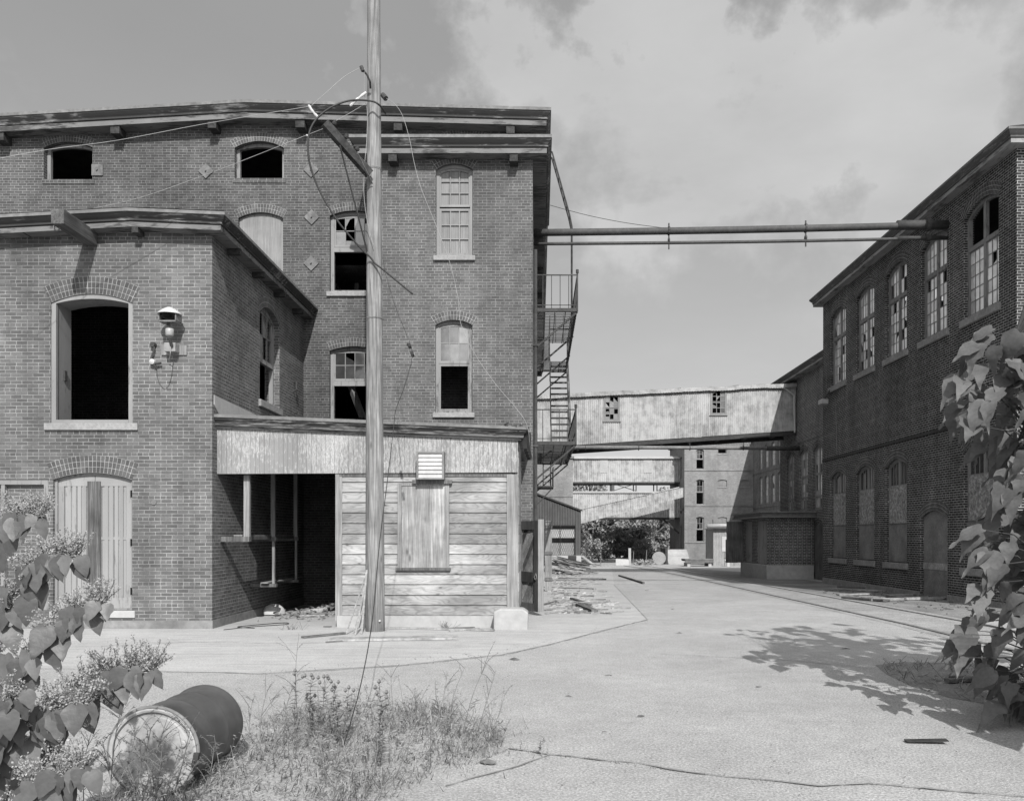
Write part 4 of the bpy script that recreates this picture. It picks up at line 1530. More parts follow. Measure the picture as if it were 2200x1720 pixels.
def build_far():
    t = thing('brick_factory', (15.5, 72, -.6), 'sunlit three storey brick factory closing the street with a corbelled top', 'factory')
    Y, X0, X1, YB = 72.0, 12.5, 30.0, 80.0
    T = Front(Y)
    TL = SideL(X0)
    zt = 10.05
    ws = []
    for b, sp, cr in ((1007, 968, 964), (1083, 1032, 1029.5), (1163, 1112, 1109.5)):
        ws.append((13.5, 14.18, fz(b, Y), fz(sp, Y), fz(cr, Y)))
    sm = []
    for b, cr in ((974, 962), (1045, 1030), (1124, 1110)):
        sm.append((15.36, 16.15, fz(b, Y), fz(cr, Y) - .08, fz(cr, Y)))
    sm.append((17.3, 18.05, fz(1045, Y), fz(1030, Y) - .08, fz(1030, Y)))
    lw = [(73.2, 74.2, z0, z1, z1 + .12) for z0, z1 in ((.6, 2.6), (3.7, 5.6), (6.8, 8.6))]
    m = MB()
    m.sheet(T, rect(X0, X1, -1.5, zt), [arch_loop(*w, 6) for w in ws + sm], .25)
    m.sheet(TL, rect(Y, YB, -1.5, zt), [arch_loop(*w, 6) for w in lw], .2)
    m.quad((X0, YB, -1.5), (X1, YB, -1.5), (X1, YB, zt), (X0, YB, zt))
    for z in (7.36, 4.32, 1.16):
        m.box(T, X0 - .03, 18.38, z, z + .09, .05, 0)
    m.wbox(X0, X1, Y + .3, YB, 4.0, 4.1)
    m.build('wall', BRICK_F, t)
    b = MB()
    b.box(T, X0 - .08, 18.38, zt - .12, zt + .14, .16, -.3)
    b.box(T, X0 - .04, 18.38, zt - .22, zt - .12, .08, 0)
    n = 26
    for i in range(n):
        x = X0 + (18.3 - X0) * i / n
        b.box(T, x, x + .12, zt - .42, zt - .22, .07, 0)
    b.box(TL, Y - .1, YB, zt - .12, zt + .14, .16, -.2)
    b.build('corbel_table', BRICK_F, t)
    m = MB()
    m.quad((X0, Y, zt), (X1, Y, zt), (X1, YB, zt), (X0, YB, zt))
    m.build('roof', ROOF, t)
    for i, w in enumerate(ws):
        a0, a1, b0, sp, cr = w
        mid = (b0 + cr) / 2
        window(t, T, *w, [(a0 + .06, a1 - .06, mid, cr, 2, 2, .55, 'glass', .05)], depth=.12, fw=.06, fmat=FRAME, gmat=GLASS_B, rings=0, seed=130 + i, bars=.03,
               sill=(.05, .1, .04), rails=[(mid - .05, .05)])
    for i, w in enumerate(sm):
        a0, a1, b0, sp, cr = w
        window(t, T, *w, [(a0 + .06, a1 - .06, b0 + .05, cr, 1, 1, 1, 'board', .05)] if i else [], depth=.1, fw=.06, fmat=FRAME, rings=0, seed=140 + i,
               sill=(.05, .09, .04), boardmat=BRICK_F)
    for i, w in enumerate(lw):
        window(t, TL, *w, [], depth=.1, fw=.08, rings=0, seed=150 + i)
    # outside steps by the corner
    b = MB()
    nst = 8
    zb = gz(70)
    for k in range(nst):
        b.wbox(10.6, 12.45, 68.6 + k * .28, 71.2, zb + k * .15, zb + (k + 1) * .15)
    st = b.build('steps', CONC, t)
    b = MB()
    b.wbox(10.35, 10.55, 68.6, 71.2, zb, zb + 1.3)
    for k in range(4):
        b.wbox(10.42, 10.48, 68.7 + k * .8, 68.76 + k * .8, zb + .3, zb + 1.0 + k * .28)
    b.bar((10.45, 68.7, zb + 1.0), (10.45, 71.1, zb + 1.9), .05, .05)
    b.build('handrail', IRON, st)


def build_farleft():
    t = thing('brick_mill', (1.5, 74, -.6), 'distant sunlit block of the mill seen behind the fire escape', 'mill')
    m = MB()
    T = Front(74.0)
    m.sheet(T, rect(-9, 3.0, -1.5, 8.6))
    m.quad((3.0, 74, -1.5), (3.0, 90, -1.5), (3.0, 90, 8.6), (3.0, 74, 8.6))
    m.box(T, -9, 3.02, 5.2, 5.3, .05, 0)
    m.box(T, -9, 3.02, 2.2, 2.3, .05, 0)
    m.build('wall', BRICK_F, t)
    b = MB()
    b.wbox(-9, 3.1, 73.85, 90, 8.6, 8.8)
    b.build('roof', ROOF_L, t)


build_right()
build_right2()
build_hut()
build_right3()
build_far()
build_farleft()


# ------------------------------------------------------------------ covered bridges
def corrugated(m, T, a0, a1, zb, zt, pitch=0.16, amp=0.014, per=6):
    """vertical corrugation; zb and zt are functions of a"""
    n = int((a1 - a0) / pitch * per)
    vs = []
    for i in range(n + 1):
        a = a0 + (a1 - a0) * i / n
        c = amp * sin(2 * pi * (a - a0) / pitch)
        vs += [T(a, zb(a), c), T(a, zt(a), c)]
    m.add(vs, [(2 * i, 2 * i + 2, 2 * i + 3, 2 * i + 1) for i in range(n)])


def build_bridges():
    # near bridge
    t = thing('covered_bridge', (6.1, 41.4, 6.2), 'long covered bridge of streaked pale sheet metal with two small windows, high over the street', 'bridge', None)
    Y, D = 41.65, 2.3
    x0, x1 = -.15, 12.78
    zb = lambda x: 6.24 + .0655 * (x - .9)
    zt = lambda x: 8.67 + .047 * x
    T = Front(Y)
    W = [(fx(1297, Y), fx(1331.7, Y), fz(904.5, Y), fz(849, Y)), (fx(1526.5, Y), fx(1561, Y), fz(891, Y), fz(836.8, Y))]
    m = MB()
    segs = [(x0, W[0][0])] + [(W[0][0], W[0][1])] + [(W[0][1], W[1][0])] + [(W[1][0], W[1][1])] + [(W[1][1], x1)]
    for i, (a, b_) in enumerate(segs):
        if i in (1, 3):
            w = W[0] if i == 1 else W[1]
            corrugated(m, T, a, b_, zb, lambda x, w=w: w[2], .10, .012)
            corrugated(m, T, a, b_, lambda x, w=w: w[3], zt, .10, .012)
        else:
            corrugated(m, T, a, b_, zb, zt, .10, .012)
    for (a, b_, c, d) in W:
        pass
    m.quad((x0, Y + D, zb(x0)), (x1, Y + D, zb(x1)), (x1, Y + D, zt(x1)), (x0, Y + D, zt(x0)))
    m.build('wall', BRIDGE, t)
    b = MB()
    b.add([(x0, Y - .02, zb(x0) - .02), (x1, Y - .02, zb(x1) - .02), (x1, Y + D, zb(x1) - .02), (x0, Y + D, zb(x0) - .02)], [(0, 1, 2, 3)])
    for yy in (Y + .06, Y + D - .1):
        b.bar((x0, yy, zb(x0) - .12), (x1, yy, zb(x1) - .12), .14, .2)
    for k in range(9):
        x = x0 + (x1 - x0) * (k + .5) / 9
        b.bar((x, Y, zb(x) - .07), (x, Y + D, zb(x) - .07), .1, .1)
    b.build('floor_beam', IRON, t)
    # roof in lapped sheets
    m = MB()
    n = 9
    for k in range(n):
        a, c = x0 + (x1 - x0) * k / n - .0, x0 + (x1 - x0) * (k + 1) / n + .08
        c = min(c, x1)
        lift = .018 * (k % 2)
        sag = rng.uniform(-.03, .02)
        vs = []
        q = 34
        for i in range(q + 1):
            x = a + (c - a) * i / q
            rp = .012 * sin(i * pi / 1.5)
            ze = zt(x) + .0 + lift + sag * sin(pi * i / q)
            vs += [(x, Y - .16, ze - .10 + rp), (x, Y - .10, ze + .10 + rp), (x, Y + D / 2, ze + .30 + rp), (x, Y + D + .12, ze + rp)]
        fs = []
        for i in range(q):
            for j in range(3):
                fs.append((4 * i + j, 4 * i + 4 + j, 4 * i + 5 + j, 4 * i + 1 + j))
        m.add(vs, fs)
    m.build('roof', BRIDGE_R, t)
    for i, (a, c, z0, z1) in enumerate(W):
        w = window(t, T, a, c, z0, z1, z1, [(a + .07, c - .07, z0 + .07, (z0 + z1) / 2, 3, 2, .62, 'glass', .03), (a + .07, c - .07, (z0 + z1) / 2 + .02, z1 - .05, 3, 2, .45, 'glass', .03)],
                   depth=-.03, fw=.08, fmat=FRAME_D, gmat=BRICK_GLASS(), rings=0, seed=160 + i, sill=(.05, .05, .06), sillmat=FRAME_D, bars=.03)
    # downpipe at the right-hand end
    b = MB()
    b.tube([(12.15, Y - .08, zt(12.1) - .1), (12.65, Y - .1, zt(12.1) - .5), (12.68, Y - .1, zb(12.6) - .1)], .04, 6)
    b.build('downpipe', WHITEM, t)

    # upper far bridge
    t = thing('covered_bridge', (7.7, 75.5, 6.5), 'distant level covered bridge of streaked metal standing on a lattice beyond the long near bridge', 'bridge', None)
    Y, D = 74.3, 2.5
    T = Front(Y)
    m = MB()
    corrugated(m, T, 2.95, 12.48, lambda x: 6.55, lambda x: 8.6, .19, .02, 6)
    m.quad((2.95, Y + D, 6.55), (12.48, Y + D, 6.55), (12.48, Y + D, 8.6), (2.95, Y + D, 8.6))
    m.build('wall', BRIDGE, t)
    b = MB()
    b.wbox(2.9, 12.48, Y - .2, Y + D + .2, 8.6, 8.66)
    b.add([(2.9, Y - .2, 8.66), (12.48, Y - .2, 8.66), (12.48, Y + D / 2, 8.95), (2.9, Y + D / 2, 8.95)], [(0, 1, 2, 3)])
    b.build('roof', CONC, t)
    b = MB()
    b.wbox(2.95, 12.48, Y, Y + D, 6.40, 6.54)
    b.build('floor_beam', IRON, t)
    for px in (1297, 1392):
        b = MB()
        x = fx(px, Y)
        b.box(T, x - .35, x + .35, 7.35, 8.5, .03, 0.021)
        b.build('window_panel', STEEL, t)
    b = MB()
    for px in (1270, 1316, 1319, 1367, 1412):
        x = fx(px, Y)
        b.bar((x, Y + .15, 5.75), (x, Y + .15, 6.42), .09, .09)
        b.bar((x, Y + D - .2, 5.75), (x, Y + D - .2, 6.42), .09, .09)
    xa, xb = fx(1318, Y), fx(1366, Y)
    b.bar((xa, Y + .12, 5.78), (xb, Y + .12, 6.4), .06, .06)
    b.bar((xa, Y + .18, 6.4), (xb, Y + .18, 5.78), .06, .06)
    b.build('lattice', IRON, t)

    # lower far bridge
    t = thing('covered_bridge', (7.7, 75.5, 3.4), 'distant lower covered bridge of pale metal under the lattice, half hidden by the sloping chute', 'bridge', None)
    m = MB()
    corrugated(m, T, 2.95, 12.48, lambda x: 3.41, lambda x: 5.56, .19, .02, 6)
    m.quad((2.95, Y + D, 3.41), (12.48, Y + D, 3.41), (12.48, Y + D, 5.56), (2.95, Y + D, 5.56))
    m.build('wall', BRIDGE, t)
    b = MB()
    b.wbox(2.9, 12.48, Y - .12, Y + D + .1, 5.57, 5.72)
    b.build('roof', CONC, t)
    b = MB()
    b.wbox(2.95, 12.48, Y, Y + D, 3.26, 3.40)
    b.bar((11.0, Y + .2, 3.3), (12.45, Y + .2, 2.0), .14, .14)
    b.build('floor_beam', IRON, t)
    b = MB()
    x = fx(1297, Y)
    b.box(T, x - .35, x + .35, 4.1, 5.35, .03, 0.021)
    b.build('window_panel', STEEL, t)

    # sloping chute
    t = thing('covered_chute', (7.8, 70, 2.8), 'sloping pale metal chute rising from the corrugated shed to the sunlit factory', 'chute')
    Y = 70.0
    T = Front(Y)
    xa, xb = 2.9, fx(1468, Y)
    def zlow(x):
        return fz(1124, Y) + (fz(1068, Y) - fz(1124, Y)) * (x - fx(1250, Y)) / (fx(1467, Y) - fx(1250, Y))
    m = MB()
    corrugated(m, T, xa, xb, zlow, lambda x: zlow(x) + 1.0 + .04 * (8 - x), .19, .015, 5)
    m.quad((xa, Y + 2, zlow(xa)), (xb, Y + 2, zlow(xb)), (xb, Y + 2, zlow(xb) + 1), (xa, Y + 2, zlow(xa) + 1.1))
    m.build('wall', BRIDGE, t)
    m = MB()
    m.quad((xa, Y - .05, zlow(xa) + 1.2), (xb, Y - .05, zlow(xb) + .86), (xb, Y + 2, zlow(xb) + .86), (xa, Y + 2, zlow(xa) + 1.2))
    m.build('roof', BRIDGE, t)
    m = MB()
    m.quad((xa, Y, zlow(xa)), (xb, Y, zlow(xb)), (xb, Y + 2, zlow(xb)), (xa, Y + 2, zlow(xa)))
    m.build('underside', IRON_M, t)


_bg = []


def BRICK_GLASS():
    return GLASS


build_bridges()


# ------------------------------------------------------------------ pipes over the street, fire escape
def build_pipes():
    Y = 24.2
    for py0, py1, r, lab, sl in ((500, 483, .10, 'thick rusty steam pipe crossing high over the street from mill to factory', .135),
                                 (524, 511, .045, 'thin rusty pipe slung just below the thick steam pipe over the street', .06)):
        p, q = Vector((-.19, Y, fz(py0, Y))), Vector((11.79, Y, fz(py1, Y)))
        t = thing('steam_pipe', p, lab, 'pipe', 'pipes slung high over the street')
        b = MB()
        n = 12
        pts = [p.lerp(q, i / n) + Vector((0, 0, -.03 * sin(pi * i / n))) for i in range(n + 1)]
        b.tube(pts, r, 10)
        b.build('pipe', PIPEM, t, smooth=True)
        b = MB()
        b.tube([q + Vector((-1.45, 0, -.01)), q], sl, 10)
        b.build('sleeve', IRON, t, smooth=True)
        b = MB()
        b.tube([q + Vector((-.62, 0, 0)), q + Vector((-.50, 0, 0))], sl + .05, 10)
        b.build('flange', IRON, t)
        if r > .06:
            for px in (1437, 1731):
                x = fx(px, Y)
                z = p.z + (q.z - p.z) * (x + .2) / 12
                b = MB()
                b.bar((x, Y, z + .2), (x, Y, z - .55), .035, .035)
                b.tube([(x - .025, Y, z - .02), (x + .025, Y, z - .02)], r + .03, 10)
                b.tube([(x - .025, Y, z - .30), (x + .025, Y, z - .30)], .075, 8)
                b.build('hanger', IRON, t)
    Y = 41.1
    p, q = Vector((-.19, Y, 6.13)), Vector((12.75, Y, 6.08))
    t = thing('steam_pipe', p, 'pale pipe running under the long near bridge', 'pipe')
    b = MB()
    b.tube([p, q], .09, 10)
    b.build('pipe', IRON_M, t, smooth=True)
    b = MB()
    b.tube([q + Vector((-1.6, 0, 0)), q], .12, 10)
    b.build('sleeve', IRON, t, smooth=True)
    for px in (1258, 1372, 1482, 1597):
        x = fx(px, Y)
        b = MB()
        b.bar((x, Y, 5.97), (x, Y, 6.18 + .02 * x), .03, .03)
        b.tube([(x - .02, Y, 6.1), (x + .02, Y, 6.1)], .12, 8)
        b.build('hanger', IRON, t)


def build_fire_escape():
    t = thing('fire_escape', (.4, 27, 4.5), 'rusty iron fire escape of two landings and a steep stair on the mill side', 'fire escape')
    X0, X1 = -.15, 1.07

    def landing(y0, y1, z, hole=None):
        b = MB()
        for x in (X0 + .05, X1 - .03):
            b.bar((x, y0, z - .05), (x, y1, z - .05), .05, .10)
        for y in (y0 + .02, y1 - .02):
            b.bar((X0, y, z - .05), (X1, y, z - .05), .05, .10)
        y = y0 + .1
        while y < y1:
            x1 = X1
            if hole and hole[0] < y < hole[1]:
                x1 = .36
            b.bar((X0, y, z), (x1, y, z), .03, .02)
            y += .17
        for x in (.15, .45, .75):
            if hole:
                b.bar((x, y0, z - .02), (x, hole[0], z - .02), .02, .03)
                b.bar((x, hole[1], z - .02), (x, y1, z - .02), .02, .03)
            else:
                b.bar((x, y0, z - .02), (x, y1, z - .02), .02, .03)
        ld = b.build('landing', IRON, t)
        h = .92
        b = MB()
        b.bar((X1, y0, z + h), (X1, y1, z + h), .035, .035)
        b.bar((X1, y0, z + .30), (X1, y1, z + .30), .02, .02)
        b.bar((X0, y0, z + h), (X1, y0, z + h), .03, .03)
        b.bar((X0, y0, z + .08), (X1, y0, z + .08), .02, .02)
        n = 5
        for i in range(n + 1):
            x = X0 + .02 + (X1 - X0 - .02) * i / n
            b.bar((x, y0, z), (x, y0, z + h), .02, .02)
        k = int((y1 - y0) / .34)
        for i in range(1, k + 1):
            y = y0 + (y1 - y0) * i / k
            b.bar((X1, y, z - .05), (X1, y, z + h), .022, .022)
        b.bar((X1, y0, z - .1), (X1, y0, z + h + .07), .045, .045)
        b.tube([(X1, y0, z + h + .05), (X1, y0, z + h + .15)], .04, 8)
        b.build('railing', IRON, t)
        nb = max(2, int((y1 - y0) / 2.6))
        for i in range(nb + 1):
            y = y0 + .05 + (y1 - y0 - .1) * i / nb
            b = MB()
            b.bar((X0, y, z - 1.15), (X1, y, z - .1), .05, .05)
            b.bar((X0 - .02, y, z - 1.3), (X0 - .02, y, z), .05, .05)
            b.build('bracket', IRON, t)
        return ld

    zl, zu = 4.53, 8.15
    landing(24.3, 31.0, zl)
    landing(23.4, 32.0, zu, (27.6, 30.6))
    # stair between them
    b = MB()
    ya, yb = 26.9, 30.5
    for x in (.40, 1.0):
        b.bar((x, ya, zl), (x, yb, zu), .03, .16)
    b.build('stringer', IRON, t)
    n = 15
    b = MB()
    for i in range(1, n):
        y, z = ya + (yb - ya) * i / n, zl + (zu - zl) * i / n
        b.wbox(.41, .99, y - .10, y + .10, z - .015, z + .015)
        b.bar((.41, y - .1, z - .02), (.99, y - .1, z - .02), .03, .05)
    b.build('tread', IRON, t)
    b = MB()
    for x in (.38, 1.02):
        b.bar((x, ya, zl + .85), (x, yb, zu + .85), .03, .03)
        for i in range(0, 5):
            y, z = ya + (yb - ya) * i / 4, zl + (zu - zl) * i / 4
            b.bar((x, y, z), (x, y, z + .85), .02, .02)
    b.build('handrail', IRON, t)
    b = MB()
    # guard at the stair well
    for z in (zu + .45, zu + .9):
        b.bar((.36, 27.6, z), (.36, 30.5, z), .025, .025)
        b.bar((.36, 27.6, z), (1.05, 27.6, z), .025, .025)
    for y in (27.6, 28.3, 29.0, 29.8, 30.5):
        b.bar((.36, y, zu), (.36, y, zu + .9), .02, .02)
    for x in (.55, .8):
        b.bar((x, 27.6, zu), (x, 27.6, zu + .9), .02, .02)
    b.build('guard', IRON, t)
    # goose-neck ladder to the roof
    b = MB()
    Yl = 26.9
    for dy in (0, .42):
        pts = [(1.06, Yl + dy, zu + .2), (1.06, Yl + dy, 11.7), (.98, Yl + dy, 12.1), (.42, Yl + dy, 14.1), (.2, Yl + dy, 14.25), (-.2, Yl + dy, 14.0)]
        b.tube(pts, .028, 6)
    for i in range(11):
        z = zu + .4 + i * .32
        b.bar((1.06, Yl, z), (1.06, Yl + .42, z), .022, .022)
    for i in range(7):
        f = i / 6.5
        b.bar((.98 - .56 * f, Yl, 12.1 + 2.0 * f), (.98 - .56 * f, Yl + .42, 12.1 + 2.0 * f), .022, .022)
    b.build('roof_ladder', IRON, t)
    # lower ladder and small landing further along
    t2 = thing('fire_escape', (.2, 36, 3.9), 'small lower iron landing with a short ladder, below the big fire escape', 'fire escape')
    b = MB()
    for x in (.18, .5):
        b.bar((x, 36.0, 3.9), (x, 36.0, 5.5), .03, .05)
    for i in range(6):
        b.bar((.18, 36.0, 4.1 + i * .25), (.5, 36.0, 4.1 + i * .25), .025, .025)
    b.build('ladder', IRON, t2)
    b = MB()
    b.wbox(-.18, .62, 35.4, 37.2, 3.84, 3.90)
    b.wbox(.58, .62, 35.4, 37.2, 3.9, 4.7)
    b.bar((-.18, 35.5, 3.0), (.6, 35.5, 3.84), .05, .05)
    b.build('landing', IRON, t2)


build_pipes()
build_fire_escape()


# ------------------------------------------------------------------ utility pole and its wires
PX, PY = fx(806, 15.8), 15.8


def build_pole():
    t = thing('utility_pole', (PX, PY, 0), 'tall weathered wooden utility pole standing in front of the wooden shed', 'pole')
    b = MB()
    n = 22
    pts, rs = [], []
    for i in range(n + 1):
        z = -.3 + 14.1 * i / n
        pts.append((PX - .0022 * z, PY, z))
        rs.append(.182 - .0052 * z)
    b.tube(pts, rs, 20)
    b.build('shaft', POLE, t, smooth=True)
    b = MB()
    for z in (fz(365, PY), fz(685, PY)):
        pts = [(PX - .02 + (.19 - .005 * z + .012) * cos(a), PY + (.19 - .005 * z + .012) * sin(a), z + .1 * cos(a * 1.0) * 0) for a in [2 * pi * k / 20 for k in range(21)]]
        b.tube(pts, .006, 4)
    b.build('band', POLE, t)
    # tilted cross-arm hanging towards the camera
    A, B = Vector((fx(793, 15.5), 15.55, fz(372, 15.5))), Vector((fx(697, 15.0), 15.0, fz(265, 15.0)))
    b = MB()
    b.bar(B, A, .12, .15)
    arm = b.build('crossarm', CREO_SHADE, t)
    d = (A - B).normalized()
    upv = d.cross(Vector((1, 0, 0)).cross(d)).normalized()
    upv = Vector((.35, -.2, .9)).normalized()
    for f in (.16, .42, .66):
        p = B.lerp(A, f) + upv * .07
        b = MB()
        b.tube([p, p + upv * .05, p + upv * .06, p + upv * .09, p + upv * .10, p + upv * .13], [.02, .02, .045, .045, .035, .03], 8)
        b.build('insulator', BLACKW, arm)
    for (q, e, w) in (((730, 312), (789, 540), .035), ((768, 330), (800, 395), .028)):
        b = MB()
        b.bar(P3(q[0], q[1], 15.15), P3(e[0], e[1], 15.62), w, .012)
        b.build('brace', IRON_M if w < .03 else IRON, t)
    b = MB()
    p = P3(797, 187, 15.62)
    b.tube([P3(796, 190, 15.6), P3(795, 175, 15.5), P3(788, 160, 15.45), P3(778, 150, 15.4)], .018, 6)
    b.tube([P3(780, 153, 15.4), P3(776, 143, 15.4)], .035, 8)
    b.build('wire_hook', IRON, t)
    b = MB()
    b.tube([P3(822, 204, 15.75), P3(829, 212, 15.7)], .05, 8)
    b.build('clamp', IRON, t)
    b = MB()
    b.tube([(PX + .12, PY - .16, fz(1333, 15.6)), (PX + .12, PY - .19, fz(1333, 15.6))], .018, 8)
    b.build('tag', WHITEM, t)


def smooth_path(pts, k=5):
    pts = [Vector(p) for p in pts]
    out = []
    for i in range(len(pts) - 1):
        p0, p1, p2, p3 = pts[max(i - 1, 0)], pts[i], pts[i + 1], pts[min(i + 2, len(pts) - 1)]
        for j in range(k):
            t = j / k
            out.append(0.5 * ((2 * p1) + (p2 - p0) * t + (2 * p0 - 5 * p1 + 4 * p2 - p3) * t * t + (3 * p1 - p0 - 3 * p2 + p3) * t ** 3))
    out.append(pts[-1])
    return out


def wire(name, pix, r, mat, label, cat='wire', group=None, k=5):
    b = MB()
    b.tube(smooth_path([P3(*p) for p in pix], k), r, 6)
    return tag(b.build(name, mat, None, smooth=True), label, cat, group)


def build_wires():
    wire('cable', [(828, 244, 15.95), (815, 226, 15.55), (795, 217, 15.5), (748, 217, 15.3), (700, 238, 15.2), (668, 275, 15.1), (662, 330, 15.1), (680, 395, 15.2),
                   (722, 470, 15.3), (772, 530, 15.5), (795, 552, 15.58), (806, 566, 15.6), (824, 580, 15.55), (886, 631, 15.3)], .018, BLACKW,
         'thick black cable looping out from the utility pole and back', 'cable')
    w = wire('wire', [(827, 210, 15.7), (850, 226, 15.75), (866, 252, 15.8), (880, 300, 15.8), (890, 350, 15.8), (905, 405, 15.8), (935, 480, 15.9), (965, 560, 16.0), (984, 640, 16.1), (990, 695, 16.1),
                      (1020, 760, 16.15), (1065, 825, 16.2), (1110, 878, 16.2), (1133, 915, 16.2), (1140, 965, 16.5), (1152, 1020, 17.5), (1163, 1045, 18.5)], .0045, WHITEW,
             'pale wire sagging from the pole across the bay to the shed corner', 'wire')
    wire('wire', [(-60, 352, 13.5), (100, 322, 14.0), (250, 302, 14.4), (430, 268, 14.8), (560, 246, 15.0), (664, 229, 15.2)], .0045, WHITEW,
         'pale service wire running from the pole to the left edge over the attic', 'wire')
    wire('wire', [(668, 228, 15.2), (700, 200, 15.25), (740, 165, 15.35), (776, 145, 15.4)], .005, WHITEW, 'thin wire rising from the white insulator to the pole hook', 'wire')
    wire('wire', [(200, 448, 16.0), (300, 425, 15.9), (430, 380, 15.6), (504, 352, 15.4), (600, 314, 15.2), (660, 290, 15.1), (694, 277, 15.0)], .0045, WHITEW,
         'pale service wire running from the warehouse roof up to the crossarm', 'wire')
    wire('wire', [(717, 262, 15.05), (750, 244, 15.3), (790, 220, 15.6)], .0045, WHITEW, 'short pale wire from the crossarm insulator back to the pole', 'wire')
    wire('wire', [(783, 148, 15.4), (783, 200, 15.5), (789, 240, 15.55), (788, 300, 15.55), (783, 360, 15.5), (782, 420, 15.5), (790, 480, 15.55), (803, 530, 15.58)], .005, WHITEW,
         'pale wire hanging down the left flank of the utility pole', 'wire')
    wire('wire', [(823, 560, 15.6), (832, 600, 15.4), (850, 660, 14.8), (872, 715, 14.2), (886, 760, 13.6), (872, 820, 12.4), (850, 880, 11.4)], .005, BLACKW,
         'thin dark guy wire sagging forward from the pole past a small insulator', 'wire')
    wire('wire', [(850, 880, 11.4), (835, 1010, 10.4), (815, 1170, 9.4), (800, 1330, 8.4), (775, 1470, 7.75), (735, 1612, 6.95)], .005, BLACKW,
         'dark guy wire slanting down into the weeds', 'wire')
    wire('wire', [(1182, 441, 25.5), (1260, 462, 25.2), (1340, 478, 24.8), (1420, 489, 24.4), (1440, 490, 24.25)], .008, BLACKW,
         'thin dark wire sagging from the mill eave to the steam pipe', 'wire')
    # strain insulators
    for pix, lab, mat, r in (([(663, 226, 15.2), (672, 240, 15.2), (683, 252, 15.2)], 'white strain insulator on the long service wire', WHITEM, .028),
                        ([(752, 228, 15.35), (768, 213, 15.4), (786, 199, 15.5)], 'white strain insulator beside the pole under the hook', WHITEM, .028),
                        ([(658, 290, 15.1), (664, 294, 15.1)], 'small white clip on the lower service wire', WHITEM, .018),
                        ([(876, 738, 14.0), (881, 746, 13.9)], 'upper small dark insulator hanging on the guy wire', BLACKW, .03),
                        ([(884, 756, 13.7), (887, 764, 13.6)], 'lower small dark insulator hanging on the guy wire', BLACKW, .03)):
        b = MB()
        pts = smooth_path([P3(*p) for p in pix], 4)
        rs = [r * (.55 + .45 * abs(sin(i * 1.9))) for i in range(len(pts))]
        b.tube(pts, rs, 8)
        tag(b.build('insulator', mat), lab, 'insulator', 'insulators around the pole')


build_pole()
build_wires()


